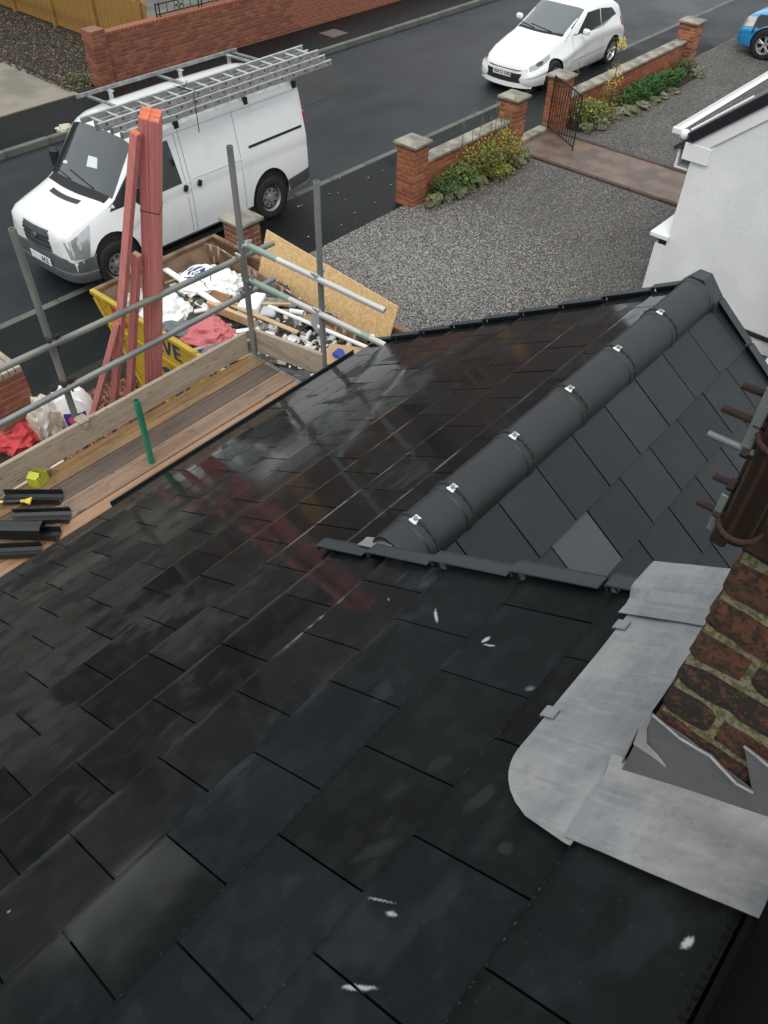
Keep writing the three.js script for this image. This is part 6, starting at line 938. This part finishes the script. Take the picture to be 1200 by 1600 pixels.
// loose stones that give the gravel its relief
function stones(name, label, n, f, cols, s0, s1) {
  const im = new THREE.InstancedMesh(new THREE.IcosahedronGeometry(1, 0), M({ color: 0xffffff, roughness: 0.6 }), n); im.name = name; im.userData = { kind: 'stuff', label, category: 'gravel' }; const o = new THREE.Object3D();
  for (let i = 0; i < n; i++) { const [x, y, z] = f(); const k = rr(s0, s1); o.position.set(x, y + k * 0.2, z); o.scale.set(k * rr(0.7, 1.3), k * rr(0.5, 0.8), k * rr(0.7, 1.3)); o.rotation.set(rr(-0.5, 0.5), rr(0, 6), rr(-0.5, 0.5)); o.updateMatrix(); im.setMatrixAt(i, o.matrix); const c = cols[Math.floor(rnd() * cols.length)], q = rr(0.75, 1.3); im.setColorAt(i, C(c[0] * q, c[1] * q, c[2] * q)); }
  im.castShadow = im.receiveShadow = true; scene.add(im);
}
stones('gravel_stones', 'grey gravel stones covering the neighbouring drive', 80000, () => { let x = rr(6.74, 13.17), z = rr(-8.18, -2.5); return [x, 0.012, z]; }, gravelCols, 0.007, 0.0145);
stones('gravel_stones_beyond', 'grey gravel stones beyond the brown path', 42000, () => [rr(14.64, 24), 0.012, rr(-8.17, -3.7)], gravelCols, 0.008, 0.015);
stones('pale_gravel_stones', 'pale gravel stones near the drive entrance', 20000, () => { let x, z; do { x = rr(6.75, 11); z = rr(-8.17, -4); } while (rnd() > 1.15 - Math.hypot(x - 8.3, (z + 7.1) * 0.9) / 2.6); return [x, 0.016, z]; }, [[0.30, 0.29, 0.27], [0.25, 0.24, 0.225], [0.19, 0.185, 0.175]], 0.007, 0.014);
stones('red_gravel_stones', 'red-brown stone chippings below the scaffold', 9000, () => [rr(2.5, 4.1), 0.03, rr(-7.6, -4.3)], redCols, 0.012, 0.026);
stones('soil_clods', 'clods of dark earth on the bank across the street', 9000, () => [rr(9.2, 11.5), 0.07, rr(-24, -16.6)], [[0.03, 0.02, 0.012], [0.05, 0.033, 0.02], [0.015, 0.011, 0.008], [0.14, 0.10, 0.06]], 0.008, 0.026);
// sacks at the foot of the scaffold
{
  const m1 = solo('red_sack', crumple(0.62, 0.32, 0.5, 51, 6, 0.4), cloth(0.55, 0.06, 0.07, 5), 'folded red sack on the ground by the brick pier', 'sack', 'bags on the ground'); m1.position.set(2.52, 0.02, -7.5); m1.rotation.y = 0.6;
  const m2 = solo('clear_bag', crumple(0.36, 0.62, 0.34, 52, 6, 0.28, 0.75), P({ map: concMap([0.60, 0.52, 0.40], [0.52, 0.48, 0.46], 271, 3), roughness: 0.25, clearcoat: 0.5 }), 'tall half-clear plastic bag of sand beside the red sack', 'bag', 'bags on the ground'); m2.position.set(2.78, 0.02, -7.25); m2.rotation.set(0.0, 0.3, 0.08);
  const ct = document.createElement('canvas'); ct.width = 256; ct.height = 256; const q = ct.getContext('2d'); q.fillStyle = '#e6e6e4'; q.fillRect(0, 0, 256, 256); q.fillStyle = '#2a2f86'; q.fillRect(90, 120, 120, 136); q.fillStyle = '#e6e6e4'; q.fillRect(104, 182, 92, 74); q.fillStyle = '#cf3c55'; q.beginPath(); q.ellipse(150, 152, 40, 22, 0, 0, 7); q.fill(); q.fillStyle = '#222'; q.font = 'bold 30px sans-serif'; q.fillText('L', 120, 226);
  const tx = new THREE.CanvasTexture(ct); tx.colorSpace = THREE.SRGBColorSpace; const g = crumple(0.46, 0.66, 0.30, 53, 6, 0.16, 0.8), p = g.attributes.position, uv = g.attributes.uv; for (let i = 0; i < p.count; i++) uv.setXY(i, 0.5 + p.getX(i) / 0.5, p.getY(i) / 0.7);
  const m3 = solo('cement_bag', g, M({ map: tx, roughness: 0.5 }), 'upright white cement bag with blue and red label behind the toe board', 'bag', 'bags on the ground'); m3.position.set(3.05, 0.02, -7.15); m3.rotation.y = -0.75;
  const m4 = solo('maroon_wrap', crumple(0.2, 0.5, 0.24, 54, 5, 0.3, 0.8), cloth(0.10, 0.025, 0.04, 6), 'maroon printed wrapper between the clear bag and cement bag', 'bag', 'bags on the ground'); m4.position.set(2.93, 0.02, -7.35);
  const m5 = solo('white_sheet', crumple(0.9, 0.25, 0.6, 55, 6, 0.3), mBagWhite, 'white plastic sheet on the ground at the lower left', 'sheet', 'bags on the ground'); m5.position.set(1.95, 0.02, -6.35);
  for (const [a, b, l] of [[V(1.75, 0.10, -7.0), V(2.55, 0.06, -6.98), 'white batten nearest the red sack'], [V(1.7, 0.08, -6.75), V(2.62, 0.05, -6.82), 'white batten nearest the scaffold'], [V(1.6, 0.04, -6.95), V(2.3, 0.04, -6.85), 'grey offcut board between the white battens']]) solo('white_batten', beam(a, b, l.includes('grey') ? 0.12 : 0.04, 0.03), l.includes('grey') ? mCap : M({ color: C(0.62, 0.55, 0.46), roughness: 0.7 }), l + ' on the ground', 'batten', 'battens on the ground');
  const wd = solo('weed', leafCloud(60, 2.62, 0.12, -6.55, 0.12, 0.09, 0.12, 0.05, 0.1), greens[4], 'small green weed by the white battens', 'plant'); void wd;
}
{ const m = solo('limestone_lump', rockGeo(0.3, 0.1, 0.22, 71), M({ color: C(0.5, 0.45, 0.36), roughness: 0.9 }), 'pale broken kerb lump on the far road edge', 'rubble'); m.position.set(8.0, 0.02, -15.0); }

// dark conifers in the gardens opposite, mirrored in the wet slates
[[-3.5, 6.2, 'left'], [0.2, 5.6, 'second from left'], [3.6, 6.4, 'third from left'], [7.0, 5.8, 'rightmost']].forEach(([x, h, l]) => {
  const t = thing('conifer', `${l} of the dark conifers standing before the houses opposite`, 'tree', 'conifers across the street', [x, 0.05, -24.6]);
  part('trunk', rod(V(0, 0, 0), V(0, h * 0.9, 0), 0.14, 8, 0, 0.03), mDry, t); const l2 = []; for (let k = 0; k < 7; k++) l2.push(leafCloud(260, 0, h * (0.12 + k * 0.125), 0, 1.75 * (1 - k * 0.125), h * 0.13, 1.5 * (1 - k * 0.125), 0.16, 0.34)); part('crown', merge(l2), leafMat(0.022, 0.035, 0.014), t);
});

renderer.render(scene, camera);
